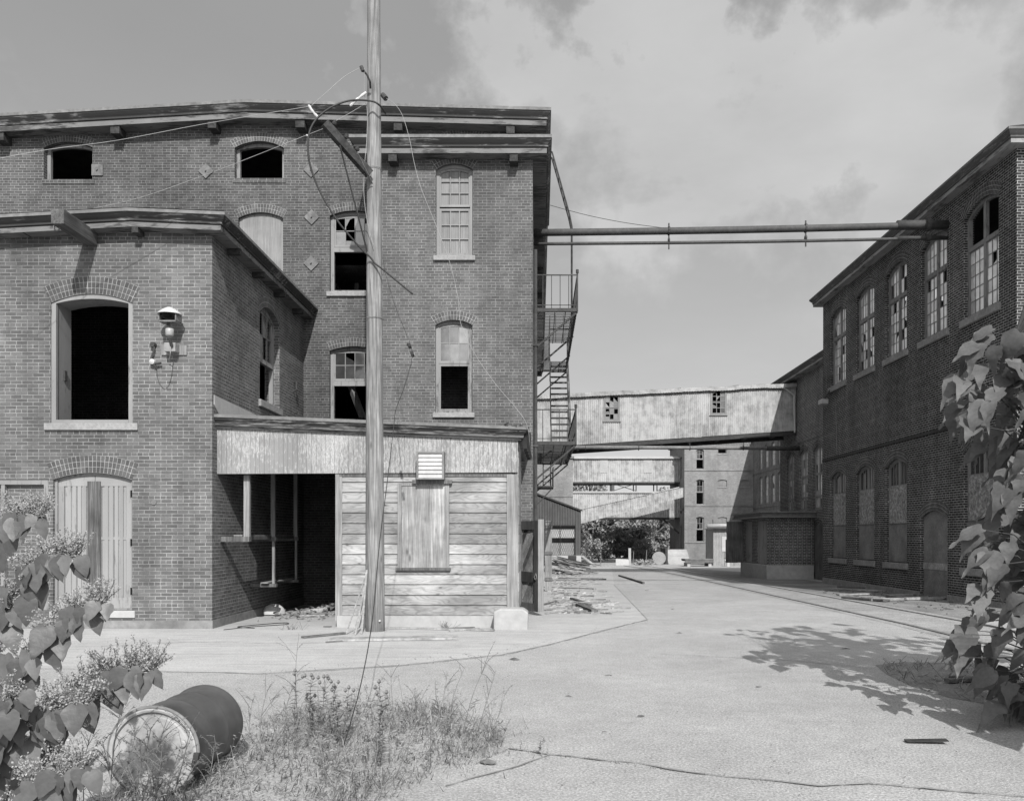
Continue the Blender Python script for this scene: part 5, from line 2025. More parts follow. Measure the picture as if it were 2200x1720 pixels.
# ------------------------------------------------------------------ wall lamp on the warehouse
def build_lamp():
    Y = 16.2
    T = Front(Y)
    S = 111.1
    t = thing('wall_lamp', (fx(368, Y), Y, fz(752, Y)), 'old outdoor floodlight with a pale conical hood on the warehouse wall', 'lamp')
    b = MB()
    b.box(T, fx(348, Y), fx(402, Y), fz(763, Y), fz(743, Y), .03, .001)
    b.build('back_board', SHEDW, t)
    b = MB()
    b.box(T, fx(363, Y), fx(387, Y), fz(760, Y), fz(741, Y), .22, .03)
    b.build('junction_box', STONE, t, bevel=.008)
    c = .30
    k = (Y - c) / Y
    X = lambda px: fx(px, Y - c)
    Z = lambda py: fz(py, Y - c)
    b = MB()
    b.tube([T(X(366), Z(742), c - .06), T(X(365), Z(728), c)], .03, 8)
    b.tube([T(X(364.5), Z(721), c), T(X(361), Z(700), c), T(X(362), Z(692), c)], [.035, .025, .03], 8)
    b.build('stem', IRON, t)
    b = MB()
    b.tube([T(X(364.5), Z(722), c), T(X(364.5), Z(720), c), T(X(364.5), Z(708), c), T(X(364.5), Z(706), c)], [.055, .075, .078, .068], 14)
    b.build('canister', STEEL, t, smooth=True)
    b = MB()
    # lens box: open front
    x0, x1, z0, z1 = X(345), X(383), Z(692), Z(673)
    b.box(T, x0, x1, z0, z1, c - .12, c - .16)
    b.box(T, x0, x0 + .02, z0, z1, c + .1, c - .12)
    b.box(T, x1 - .02, x1, z0, z1, c + .1, c - .12)
    b.box(T, x0, x1, z0 - .01, z0 + .015, c + .1, c - .12)
    b.build('housing', PLATE, t)
    b = MB()
    cx, cz = (x0 + x1) / 2, (z0 + z1) / 2 + .03
    n = 16
    vs = [T(cx, cz, c - .08)]
    for i in range(n):
        a = 2 * pi * i / n
        vs.append(T(cx + .12 * cos(a), cz + .075 * sin(a), c + .08))
    b.add(vs, [(0, 1 + i, 1 + (i + 1) % n) for i in range(n)])
    b.build('reflector', IRON, t)
    b = MB()
    zt = Z(660)
    zb = Z(674)
    n = 20
    prof = [(.0, zt + .01), (.04, zt), (.10, zt - .03), (.17, zt - .075), (.225, zb - .005), (.23, zb - .015), (.20, zb - .012), (.0, zt - .03)]
    vs = []
    for r_, z in prof:
        for i in range(n):
            a = 2 * pi * i / n
            vs.append(T(cx + r_ * cos(a), z, c + r_ * .9 * sin(a)))
    fs = [(j * n + i, j * n + (i + 1) % n, (j + 1) * n + (i + 1) % n, (j + 1) * n + i) for j in range(len(prof) - 1) for i in range(n)]
    b.add(vs, fs)
    b.build('hood', WHITEM, t, smooth=True)
    # loose wires
    wire('wire', [(366, 745, 15.95), (366, 760, 15.97), (363, 778, 16.15)], .009, WHITEW, 'short pale wire hanging out of the floodlight box', 'wire')
    wire('wire', [(336, 785, 16.15), (337, 800, 16.17), (341, 820, 16.18), (352, 834, 16.18), (361, 829, 16.18), (368, 810, 16.18), (371, 780, 16.17)], .004, BLACKW,
         'thin dark wire looping below the floodlight on the bricks', 'wire')
    t = thing('wall_bell', (fx(331, Y), Y, fz(778, Y)), 'small round pale bell on a bent conduit beside the floodlight', 'bell')
    b = MB()
    b.tube(smooth_path([P3(331, 745, 16.13), P3(331, 752, 16.13), P3(327, 763, 16.14), P3(325, 775, 16.14), P3(329, 784, 16.14), P3(336, 787, 16.14)], 4), .018, 6)
    b.tube([P3(336, 781, 16.13), P3(346, 780, 16.13)], .022, 6)
    b.build('conduit', IRON, t)
    b = MB()
    b.tube([T(fx(331, Y), fz(742, Y), 0), T(fx(331, Y), fz(742, Y), .09)], [.06, .045], 10)
    b.build('socket', IRON, t)
    b = MB()
    b.tube([T(fx(331, Y), fz(778.5, Y), .03), T(fx(331, Y), fz(778.5, Y), .10), T(fx(331, Y), fz(778.5, Y), .115)], [.055, .052, .02], 14)
    b.build('gong', WHITEM, t)


def build_floodlamp():
    X = 11.8
    t = thing('wall_lamp', (11.5, 34.3, 8.5), 'pale box floodlight under the farthest upper window of the dark factory', 'lamp')
    b = MB()
    p = P3(1778, 838, 34.0)
    b.wbox(11.32, 11.62, 33.6, 34.0, 7.08, 7.28)
    b.build('housing', STEEL, t, bevel=.03)
    b = MB()
    b.bar((11.8, 33.8, 7.75), (11.5, 33.75, 7.3), .06, .06)
    b.build('bracket', IRON, t)
    b = MB()
    b.tube([(11.77, 33.2, 7.0), (11.775, 33.15, 6.0), (11.775, 33.1, 5.0)], .018, 6)
    tag(b.build('conduit', IRON_M), 'thin pale conduit running down the dark factory wall below the box floodlight', 'conduit')


build_lamp()
build_floodlamp()


# ------------------------------------------------------------------ things around the shed
def plank(p, q, w, h, mat, label, group=None, name='plank', roll=None):
    b = MB()
    b.bar(p, q, w, h, roll or (0, 0, 1))
    return tag(b.build(name, mat), label, name, group)


def build_shed_things():
    # granite block
    b = MB()
    g = Vector((fx(1097, 16.15), 16.15, 0))
    x0, x1 = fx(1061, 16.1), fx(1134, 16.1)
    lp = [(x0, -.05), (x1, -.05), (x1 + .01, .33), (x1 - .09, .40), (x0 + .12, .405), (x0, .345)]
    b.prism(Front(15.98), lp, 0, -.46)
    tag(b.build('stone_block', CONC, None, bevel=.03), 'squared granite block at the street corner of the wooden shed', 'stone block')
    # shelf frame along the warehouse wall in the open bay
    t = thing('shelf_frame', (-5.8, 18, 0), 'remains of a wooden shelf frame hanging in the open bay of the shed', 'shelf')
    posts = [(16.62, .115, 1.76, 3.0), (18.3, .085, 1.76, 3.35), (20.0, .085, 1.76, 3.4)]
    for y, w, z0, z1 in posts:
        b = MB()
        b.wbox(-5.86, -5.86 + w, y, y + .09, z0, z1)
        b.build('post', SHEDW, t)
    for y, z0 in ((18.3, .72), (20.0, .72)):
        b = MB()
        b.wbox(-5.83, -5.78, y, y + .07, z0, 1.76)
        b.build('lower_post', SHEDW, t)
    for y, z, w in ((16.62, 1.68, .10), (18.3, 1.68, .09), (20.0, 1.68, .09), (18.3, .68, .07), (20.0, .68, .07)):
        b = MB()
        b.wbox(-6.31, -5.74, y - .02, y + .10, z, z + w)
        b.build('arm', DARKW, t)
    for z, y0, y1 in ((1.79, 16.6, 20.1), (.76, 18.2, 20.9)):
        b = MB()
        b.wbox(-6.05, -5.88, y0, y1, z, z + .025)
        b.build('shelf', SHEDW, t)
    b = MB()
    b.bar((-5.87, 16.7, 1.755), (-5.87, 20.05, 1.755), .05, .07)
    b.build('rail', DARKW, t)
    # broken white basin
    t = gpt(583, 1322)
    b = MB()
    n, m_ = 18, 6
    vs = []
    for j in range(m_ + 1):
        a = j / m_ * pi / 2
        for i in range(n + 1):
            th = pi * 1.3 * i / n + 2.75
            r_ = .25 * cos(a) * (1 + .06 * sin(th * 5))
            vs.append((t.x + r_ * cos(th) * 1.05, t.y + .15 + r_ * sin(th) * .8,   .23 * sin(a) * (1 + .05 * cos(3 * th)) + .005))
    b.add(vs, [(j * (n + 1) + i, j * (n + 1) + i + 1, (j + 1) * (n + 1) + i + 1, (j + 1) * (n + 1) + i) for j in range(m_) for i in range(n)])
    tag(b.build('basin', WHITEM, None, smooth=True), 'broken white basin lying at the mouth of the open bay', 'basin')
    r = random.Random(11)
    # rubble in the bay
    b = MB()
    for i in range(150):
        x = -4.95 + r.gauss(0, .55)
        y = 19.3 + r.gauss(0, .7)
        if x < -6.1 or x > -4.15 or y > 20.6:
            continue
        s = r.uniform(.03, .11)
        h = max(0, .16 - .2 * abs(x + 4.9) - .1 * abs(y - 19.6))
        o = Vector((x, y, h))
        vv = [o + Vector((r.uniform(-s, s), r.uniform(-s, s), r.uniform(0, s))) for _ in range(6)]
        b.add(vv, [(0, 1, 2), (0, 2, 3), (0, 3, 4), (1, 4, 5), (2, 5, 3), (1, 2, 5), (3, 5, 4), (0, 4, 1)])
    tag(b.build('rubble', plain_mat('rubble', .16, .95, .6, 5.0)), 'broken brick rubble and dirt heaped inside the open bay', 'rubble', None, 'stuff')
    labs = ['split timber end lying on the rubble behind the white basin', 'flat dark board lying on the rubble in the open bay', 'narrow pale batten beside the white basin']
    for i, (p, q, w, h) in enumerate((((-5.25, 18.9, .10), (-4.8, 19.0, .14), .14, .07), ((-5.45, 19.1, .07), (-4.9, 19.35, .10), .18, .03), ((-5.35, 18.55, .03), (-4.75, 18.62, .04), .05, .03))):
        plank(p, q, w, h, STICK, labs[i], 'loose wood in the open bay')
    # loose wire on the floor
    b = MB()
    pts = smooth_path([(-6.0, 15.95, .01), (-5.6, 16.5, .012), (-5.1, 16.9, .012), (-5.25, 17.2, .012), (-5.75, 16.7, .012), (-5.9, 16.4, .012), (-5.5, 16.2, .012)], 6)
    b.tube(pts, .009, 5)
    tag(b.build('wire', BLACKW), 'loop of dark wire lying on the floor at the mouth of the bay', 'wire')
    # sticks leaning on the pole
    for i, (bx, by, tx, tz, lab, w) in enumerate((
            (fx(745, 15.3), 15.25, PX - .16, 1.02, 'longest thin stick leaning on the foot of the utility pole', .028),
            (fx(765, 15.2), 15.15, PX - .17, .86, 'thin pale stick leaning against the left of the pole', .03),
            (fx(777, 15.3), 15.3, PX - .13, 1.16, 'upright thin stick tight against the pole foot', .035),
            (fx(758, 15.4), 15.45, PX - .17, .62, 'short dark stick leaning low against the pole', .025))):
        plank((bx, by, .01), (tx, 15.66, tz), w, .012, STICK, lab, 'sticks leaning on the pole', 'stick')
    # boards on the apron in front of the shed
    spec = [((650, 1371), (741, 1362), .10, .03, STICK_D, 'narrow dark board lying left of the pole foot'),
            ((708, 1376), (985, 1372), .34, .035, STICK, 'wide flat board lying in front of the utility pole'),
            ((826, 1350), (1062, 1356), .07, .03, STICK, 'long lath lying along the shed footing'),
            ((935, 1352), (1020, 1349), .05, .02, STICK_D, 'short dark lath by the shed footing'),
            ((695, 1347), (712, 1347), .05, .015, STICK_D, 'tiny dark chip of wood on the apron below the door post'),
            ((965, 1357), (1030, 1352), .04, .03, STICK, 'crooked lath crossing the long one by the footing'),
            ((700, 1381), (760, 1376), .03, .02, STICK_D, 'thin lath sticking out from under the wide flat board')]
    for a, c, w, h, m, lab in spec:
        p, q = gpt(*a), gpt(*c)
        plank(p + Vector((0, 0, h / 2 + .008)), q + Vector((0, 0, h / 2 + .012)), w, h, m, lab, 'boards lying in front of the shed')


build_shed_things()


# ------------------------------------------------------------------ debris along the street
def build_debris():
    r = random.Random(23)
    tones = ['pale', 'grey', 'dark']
    # named pieces near the open shed door
    spec = [((1170, 1312), (1230, 1305), .07, .03, STICK, 'pale lath nearest the foot of the open shed door'),
            ((1172, 1319), (1240, 1311), .05, .03, STICK, 'grey lath lying just in front of the pale lath by the door'),
            ((1243, 1302), (1278, 1317), .16, .07, STICK_D, 'dark heavy timber end lying out on the apron'),
            ((1247, 1296), (1284, 1302), .34, .05, STICK, 'broken flat panel lying on the dark timber end'),
            ((1228, 1287), (1254, 1297), .10, .05, STICK_D, 'dark short block behind the broken flat panel'),
            ((1168, 1300), (1196, 1294), .04, .04, STICK_D, 'dark stick beside the open shed door'),
            ((1175, 1246), (1300, 1243), .16, .04, STICK, 'long flat board lying across the debris further up the street'),
            ((1168, 1262), (1275, 1266), .06, .03, STICK_D, 'thin dark lath in the middle of the scattered debris'),
            ((1180, 1254), (1240, 1256), .12, .03, STICK, 'short pale board in the middle of the scattered debris'),
            ((1330, 1237), (1383, 1254), .09, .06, STICK_D, 'single dark beam lying slantwise on the open street'),
            ((1290, 1317), (1315, 1320), .03, .015, STICK_D, 'thin twig of wood alone on the apron'),
            ((1200, 1243), (1302, 1246), .05, .06, STICK_D, 'dark strip of wood edging the long flat board')]
    for a, c, w, h, m, lab in spec:
        p, q = gpt(*a), gpt(*c)
        plank(p + Vector((0, 0, h / 2 + .01)), q + Vector((0, 0, h / 2 + .02)), w, h, m, lab, 'loose timber along the mill side')
    # scattered litter between the door and the dock
    b = MB()
    for i in range(620):
        y = r.choice((r.uniform(19.5, 24), r.uniform(22, 36), r.uniform(34, 52)))
        x = .25 + abs(r.gauss(0, .65)) * (.6 + y / 40)
        s = r.uniform(.03, .16)
        ang = r.uniform(-.5, .5)
        o = Vector((x, y, gz(y) + .012))
        d = Vector((cos(ang), sin(ang) * .7, 0)) * s * r.choice((1, 1, 3))
        b.bar(o, o + d + Vector((0, 0, r.uniform(0, .03))), s * .5, r.uniform(.01, .04))
    tag(b.build('litter', STICK), 'splinters, scraps and litter strewn on the ground along the mill', 'litter', None, 'stuff')
    # lumber heap by the dock
    for i in range(34):
        y = r.uniform(44, 56)
        x0 = r.uniform(.3, 1.2)
        L = r.uniform(1.2, 3.4)
        z = gz(y) + .08 + max(0, .75 - abs(i - 14) * .035) * r.uniform(.3, 1.0)
        a = r.uniform(-.35, .35)
        p = Vector((x0, y, z + r.uniform(-.05, .35)))
        q = p + Vector((L * cos(a) * .8, L * sin(a), -z * .8 + gz(y) + .1))
        q.z = max(q.z, gz(q.y) + .03)
        o = plank(p, q, r.uniform(.06, .22), r.uniform(.03, .07), STICK if r.random() < .6 else STICK_D,
                  'weathered board in the lumber heap before the corrugated shed', 'boards of the lumber heap')
    # plank panel standing by the wall
    t = thing('plank_door', (.33, 29, gz(29)), 'narrow tall plank panel standing upright behind the open shed door', 'door')
    b = MB()
    for k in range(2):
        b.wbox(.20 + k * .125, .32 + k * .125, 28.97, 29.03, gz(29) + .02, 2.32)
    b.build('boards', SHEDW, t)
    for z in (.3, 1.2, 2.1):
        b = MB()
        b.wbox(.19, .46, 28.93, 28.968, z - .05, z + .05)
        b.build('batten', STICK_D, t)
    # boards by the dark factory
    spec = [((1790, 1266), (1900, 1272), .16, .05, STICK, 'grey board lying nearest the second boarded window'),
            ((1800, 1262), (1935, 1270), .06, .05, STICK_D, 'thin dark lath against the plinth of the dark factory'),
            ((1870, 1291), (2035, 1288), .10, .07, STICK, 'long pale timber at the front of the boards by the doorway'),
            ((1815, 1285), (1905, 1293), .26, .05, STICK_D, 'dark broken board at the near end of the boards'),
            ((1900, 1280), (2010, 1279), .14, .04, STICK, 'pale board lying before the plywood doorway'),
            ((1905, 1283), (1945, 1290), .07, .08, STICK_D, 'dark cross piece under the pale timbers'),
            ((1965, 1280), (2045, 1290), .06, .05, STICK_D, 'thin dark lath slanting toward the sapling'),
            ((1800, 1279), (1870, 1278), .20, .04, STICK, 'short wide board at the far end of the boards'),
            ((1930, 1286), (2050, 1282), .05, .05, STICK, 'narrow pale lath crossing the boards by the doorway'),
            ((1945, 1594), (2035, 1597), .09, .008, CREO_SHADE, 'flat dark strip lying alone in the leafy shadow')]
    for a, c, w, h, m, lab in spec:
        p, q = gpt(*a), gpt(*c)
        plank(p + Vector((0, 0, h / 2 + .012)), q + Vector((0, 0, h / 2 + .03)), w, h, m, lab, 'loose timber by the dark factory')
    b = MB()
    for i in range(120):
        y = r.uniform(17, 30)
        x = r.uniform(9.4, 11.6)
        s = r.uniform(.02, .10)
        o = Vector((x, y, gz(y) + .01))
        b.bar(o, o + Vector((r.uniform(-1, 1), r.uniform(-1, 1), .1)) * s * 2, s * .5, .02)
    tag(b.build('litter', STICK_D), 'dark litter on the dirt at the foot of the dark factory', 'litter', None, 'stuff')
    # dead leaves and scraps on the asphalt
    for px, py, s, lab, g in ((1105, 1417, .13, 'flattened dark scrap beside the apron seam', None),
                              (1048, 1640, .13, 'curled dry leaf nearest the grass patch', None),
                              (1308, 1452, .06, 'small dark scrap in the middle of the yard', None),
                              (1222, 1497, .06, 'small dry leaf left of the middle of the yard', None),
                              (1378, 1539, .05, 'tiny dry leaf below the middle of the yard', None),
                              (1299, 1574, .035, 'tiny dark pebble on the nearest asphalt', None),
                              (1460, 1361, .10, 'thin bent twig lying on the street beyond the seam', None),
                              (1817, 1395, .10, 'dark strip of bark above the leafy shadow', None),
                              (1445, 1309, .07, 'small dark splinter up the street', None),
                              (1980, 1360, .04, 'small dark chip beside the nearer rail', None),
                              (1630, 1476, .05, 'dark leaf inside the left of the shadow', None),
                              (1702, 1431, .10, 'thin dark twig inside the upper shadow', None),
                              (1000, 1625, .07, 'dark leaf close to the edge of the grass patch', None)):
        p = gpt(px, py)
        b = MB()
        n = 9
        s *= .75
        rr = random.Random(px)
        ang = rr.uniform(0, 3)
        vs = [p + Vector((0, 0, .03 * s / .1 + .012))]
        el = .16 if 'twig' in lab or 'strip' in lab or 'splinter' in lab else .55
        for i in range(n):
            a = 2 * pi * i / n
            q = s * (1 + .25 * rr.uniform(-1, 1))
            u, v = q * cos(a + ang) * (1 if el > .3 else 1), q * el * sin(a)
            vs.append(p + Vector((u, v, .008 + abs(rr.gauss(0, .006)))))
        b.add(vs, [(0, 1 + i, 1 + (i + 1) % n) for i in range(n)])
        tag(b.build('dry_leaf' if 'leaf' in lab else 'scrap', STICK_D if s < .12 else STICK), lab, 'leaf' if 'leaf' in lab else 'scrap', 'scraps on the asphalt')


build_debris()


# ------------------------------------------------------------------ corrugated dock shed and other far things
def build_far_things():
    Y = 62.0
    T = Front(Y)
    t = thing('metal_shed', (1.6, Y, gz(Y)), 'dark corrugated lean-to shed with a folding lattice gate beside the mill', 'shed')
    x0, x1 = -.15, fx(1248, Y)
    zL, zR, zf = fz(1060, Y), fz(1096, Y), fz(1192, Y)
    g0, g1, gt = fx(1181, Y), fx(1236.5, Y), fz(1128, Y)
    top = lambda x: zL + (zR - zL) * (x - x0) / (x1 - x0)
    m = MB()
    corrugated(m, T, x0, g0, lambda x: zf - .1, top, .19, .02, 6)
    corrugated(m, T, g0, g1, lambda x: gt, top, .19, .02, 6)
    corrugated(m, T, g1, x1, lambda x: zf - .1, top, .19, .02, 6)
    m.quad((x1, Y, zf - .1), (x1, Y + 9, zf - .1), (x1, Y + 9, zR), (x1, Y, zR))
    m.quad((x0, Y + 9, zf - .1), (x1, Y + 9, zf - .1), (x1, Y + 9, zR), (x0, Y + 9, zL))
    m.build('wall', SHEDM, t)
    m = MB()
    m.add([(x0, Y - .15, zL + .06), (x1 + .1, Y - .15, zR + .04), (x1 + .1, Y + 9, zR + .04), (x0, Y + 9, zL + .06),
           (x0, Y - .15, zL - .06), (x1 + .1, Y - .15, zR - .08)], [(0, 1, 2, 3), (0, 4, 5, 1)])
    m.build('roof', IRON, t)
    b = MB()
    n = 12
    for i in range(n):
        for sg in (1, -1):
            a = g0 + (g1 - g0) * (i + (0 if sg > 0 else 1)) / n
            c = g0 + (g1 - g0) * (i + (1 if sg > 0 else 0)) / n
            zz = zf
            while zz < gt - .1:
                b.bar((a, Y - .05, zz), (c, Y - .05, min(zz + .42, gt)), .025, .015)
                zz += .42
    for i in (0, 5, n):
        x = g0 + (g1 - g0) * i / n
        b.bar((x, Y - .05, zf), (x, Y - .05, gt), .04, .03)
    b.build('gate', IRON, t)
    b = MB()
    b.box(T, g0 + .05, g1 - .03, fz(1155, Y), fz(1136, Y), -.25, -.3)
    b.build('back_panel', WHITEM, t)
    b = MB()
    b.box(T, g0, g1, zf, zf + .9, -.35, -.4)
    b.build('lower_panel', STEEL, t)
    b = MB()
    b.box(T, g0 - .02, x1 + .0, zf - .5, zf - .02, .5, -8.9)
    d = b.build('dock', CONC, t)
    b = MB()
    b.box(T, g0 + 1.35, g0 + 1.95, zf - .48, zf - .02, .56, .502)
    b.build('dock_bumper', IRON, d)
    b = MB()
    b.bar((x1 + .05, Y - .3, zf - .05), (x1 + 1.0, Y - 1.2, gz(Y) + .05), .3, .06)
    b.build('ramp', STICK, d)

    # shack by the sunlit factory
    Y = 65.0
    T = Front(Y)
    t = thing('metal_shack', (14.6, Y, gz(Y)), 'small pale metal shack with a plain door against the sunlit factory', 'shack')
    xa, xb = fx(1532.5, Y), fx(1600, Y)
    z0, z1 = gz(Y), fz(1136, Y)
    m = MB()
    corrugated(m, T, xa, xb, lambda x: z0, lambda x: z1, .22, .012, 6)
    m.quad((xa, Y, z0), (xa, Y + 3, z0), (xa, Y + 3, z1), (xa, Y, z1))
    m.quad((xb, Y, z0), (xb, Y + 3, z0), (xb, Y + 3, z1), (xb, Y, z1))
    m.quad((xa, Y + 3, z0), (xb, Y + 3, z0), (xb, Y + 3, z1), (xa, Y + 3, z1))
    m.build('wall', STONE, t)
    b = MB()
    b.wbox(xa - .1, xb + .1, Y - .15, Y + 3, z1 + .0, z1 + .06)
    b.build('roof', STEEL, t)
    b = MB()
    b.box(T, fx(1551, Y), fx(1573, Y), fz(1184, Y), fz(1152, Y), .05, .015)
    b.build('door', WHITEM, t)
    b = MB()
    b.tube([(fx(1517, Y), Y - .4, z1 + .22), (xb + .1, Y - .4, z1 + .30)], .17, 12)
    tag(b.build('duct', STEEL, None, smooth=True), 'pale round duct lying along the eave of the metal shack', 'duct')
    b = MB()
    b.tube([(fx(1531, Y), Y - .1, z1 + .1), (fx(1531, Y), Y - .1, z1 + .75)], .03, 6)
    tag(b.build('vent_pipe', IRON), 'short thin vent pipe standing beside the metal shack roof', 'pipe')
    # hydrant-like post and rack before the shack
    Y = 62.0
    b = MB()
    x = fx(1564, Y)
    z = gz(Y)
    b.tube([(x, Y, z), (x, Y, z + .5), (x, Y, z + .52), (x, Y, z + .62), (x, Y, z + .72), (x, Y, z + .78)], [.14, .14, .18, .18, .12, .03], 12)
    b.tube([(x - .24, Y, z + .45), (x + .24, Y, z + .45)], .07, 8)
    tag(b.build('hydrant', WHITEM, None), 'small white hydrant in front of the metal shack', 'hydrant')
    b = MB()
    for xx in (fx(1557, 63), fx(1577, 63)):
        b.bar((xx, 63, z), (xx, 63, z + 1.0), .05, .05)
    b.bar((fx(1555, 63), 63, z + 1.0), (fx(1579, 63), 63, z + 1.0), .06, .06)
    b.bar((fx(1555, 63), 63, z + .6), (fx(1579, 63), 63, z + .6), .05, .05)
    tag(b.build('rack', IRON_M), 'low iron rack standing behind the white hydrant', 'rack')
    # timber platform on blocks
    Y = 62.0
    t = thing('timber_platform', (12.2, Y, gz(Y)), 'low dark timber platform on blocks before the sunlit factory', 'platform')
    xa, xb = fx(1473, Y), fx(1533, Y)
    z = gz(Y)
    b = MB()
    b.wbox(xa, xb, Y, Y + 1.8, z + .38, z + .48)
    b.wbox(xa, xb, Y, Y + .12, z + .26, z + .38)
    b.wbox(xa - .03, xb + .04, Y - .03, Y + 1.8, z + .48, z + .54)
    b.build('deck', STICK_D, t)
    for x in (xa + .15, xb - .35):
        b = MB()
        b.wbox(x, x + .22, Y + .1, Y + 1.6, z - .02, z + .26)
        b.build('block', CONC, t)
    # white box and posts by the trees
    Y = 66.0
    z = gz(Y)
    b = MB()
    xa, xb = fx(1323, Y), fx(1351, Y)
    b.add([(xa, Y, z), (xb, Y, z), (xb - .04, Y + .6, z + .46), (xa + .05, Y + .6, z + .5), (xa, Y, z + .46), (xb, Y, z + .42)],
          [(0, 1, 5, 4), (4, 5, 2, 3), (0, 4, 3), (1, 2, 5)])
    tag(b.build('box', WHITEM, None), 'white box lying on the ground before the far trees', 'box')
    b = MB()
    x = fx(1353, 67)
    b.wbox(x - .1, x + .1, 67, 67.2, gz(67), fz(1177, 67))
    tag(b.build('post', CONC), 'thick pale post standing beside the white box', 'post')
    for px, top, lab in ((1360, 1184, 'thin fence post next to the thick pale post'), (1388, 1181, 'thin fence post before the dark far trees'),
                         (1290, 1190, 'short thin fence post by the bushes at the left of the white box'), (1263, 1184, 'leaning rail post beside the dock ramp')):
        b = MB()
        x = fx(px, 69)
        b.tube([(x, 69, gz(69)), (x + .05, 69, fz(top, 69))], .035, 6)
        tag(b.build('post', IRON_M), lab, 'post', 'fence posts before the far trees')
    # cable drum disc leaning by the steps
    b = MB()
    c = Vector((fx(1418, 67), 67.4, gz(67) + .52))
    n = 24
    for dy in (0, .5):
        b.prism(lambda a, bb, cc, dy=dy: Vector((c.x + a, c.y + dy - cc, c.z + bb)), [(.52 * cos(2 * pi * i / n), .52 * sin(2 * pi * i / n)) for i in range(n)], 0, .05)
    b.tube([c, c + Vector((0, .5, 0))], .2, 12)
    tag(b.build('cable_reel', STONE), 'pale wooden cable reel standing by the factory steps', 'cable reel')
    # rubbish heap
    b = MB()
    r = random.Random(3)
    for i in range(70):
        p = Vector((fx(r.uniform(1365, 1405), 66), 66 + r.uniform(-.5, .8), gz(66) + r.uniform(0, .3)))
        b.bar(p, p + Vector((r.uniform(-.4, .4), r.uniform(-.4, .4), r.uniform(-.05, .2))), .08, .05)
    tag(b.build('rubbish', STICK), 'low heap of pale rubbish between the thick post and the cable reel', 'rubbish', None, 'stuff')


build_far_things()


# ------------------------------------------------------------------ steel drum
def build_drum():
    X, Y0, Y1, R = -2.68, 5.82, 6.72, .298
    zc = R + .0
    t = thing('steel_drum', (X, 6.7, 0), 'dark steel drum lying on its side with a pale flaking lid toward the camera', 'drum')
    n = 48
    b = MB()
    ys = []
    L = Y1 - Y0
    prof = [(0, R + .004), (.012, R + .012), (.03, R + .012), (.04, R)]
    for f in (.33, .66):
        prof += [(L * f - .04, R), (L * f - .015, R + .006), (L * f, R + .008), (L * f + .015, R + .006), (L * f + .04, R)]
    prof += [(L - .04, R), (L - .02, R + .012), (L, R + .010), (L, R - .02), (L - .03, R - .025), (L - .03, 0.001)]
    vs = []
    for d, r_ in prof:
        for i in range(n):
            a = 2 * pi * i / n
            dent = 1 - .02 * math.exp(-((a - 1.9) ** 2) * 8) * math.exp(-((d - .5) ** 2) * 20)
            vs.append((X + r_ * cos(a) * dent, Y0 + d, zc + r_ * sin(a) * dent))
    b.add(vs, [(j * n + i, j * n + (i + 1) % n, (j + 1) * n + (i + 1) % n, (j + 1) * n + i) for j in range(len(prof) - 1) for i in range(n)])
    b.build('shell', DRUM, t, smooth=True)
    b = MB()
    prof = [(-.012, R + .006), (-.016, R - .004), (-.012, R - .018), (.012, R - .022), (.014, R - .05), (.006, R - .06), (.006, .0)]
    vs = []
    for d, r_ in prof:
        for i in range(n):
            a = 2 * pi * i / n
            vs.append((X + r_ * cos(a), Y0 + d, zc + r_ * sin(a)))
    b.add(vs, [(j * n + i, j * n + (i + 1) % n, (j + 1) * n + (i + 1) % n, (j + 1) * n + i) for j in range(len(prof) - 1) for i in range(n)])
    b.build('lid', DRUM_L, t)
    b = MB()
    pts = []
    for i in range(41):
        a = 2 * pi * i / 40 * .94 - .15
        pts.append((X + (R + .012) * cos(a), Y0 + .005, zc + (R + .012) * sin(a)))
    b.tube(pts, .014, 8)
    b.build('lid_ring', IRON_M, t, smooth=True)
    b = MB()
    a = -.32
    b.bar((X + (R + .01) * cos(a), Y0 - .01, zc + (R + .01) * sin(a)), (X + (R + .012) * cos(a + .32), Y0 - .01, zc + (R + .012) * sin(a + .32)), .04, .035)
    b.build('clamp', IRON, t)
    for (u, v, rr) in ((.205, .06, .026), (-.17, -.12, .03)):
        b = MB()
        b.tube([(X + u, Y0 + .006, zc + v), (X + u, Y0 - .012, zc + v), (X + u, Y0 - .016, zc + v)], [rr, rr, rr * .6], 14)
        b.build('bung', STEEL, t)


build_drum()


# ------------------------------------------------------------------ plants
LEAF_T_ = [(-.07, .30), (0.0, .62), (.12, .92), (.27, 1.0), (.45, .90), (.64, .64), (.82, .34), (.94, .12), (1.0, .0)]


LEAF_C_ = [(-.05, .34), (0.0, .62), (.08, .86), (.18, 1.0), (.29, .97), (.40, .84), (.50, .66), (.60, .50), (.70, .33), (.80, .20), (.90, .09), (1.0, .0)]


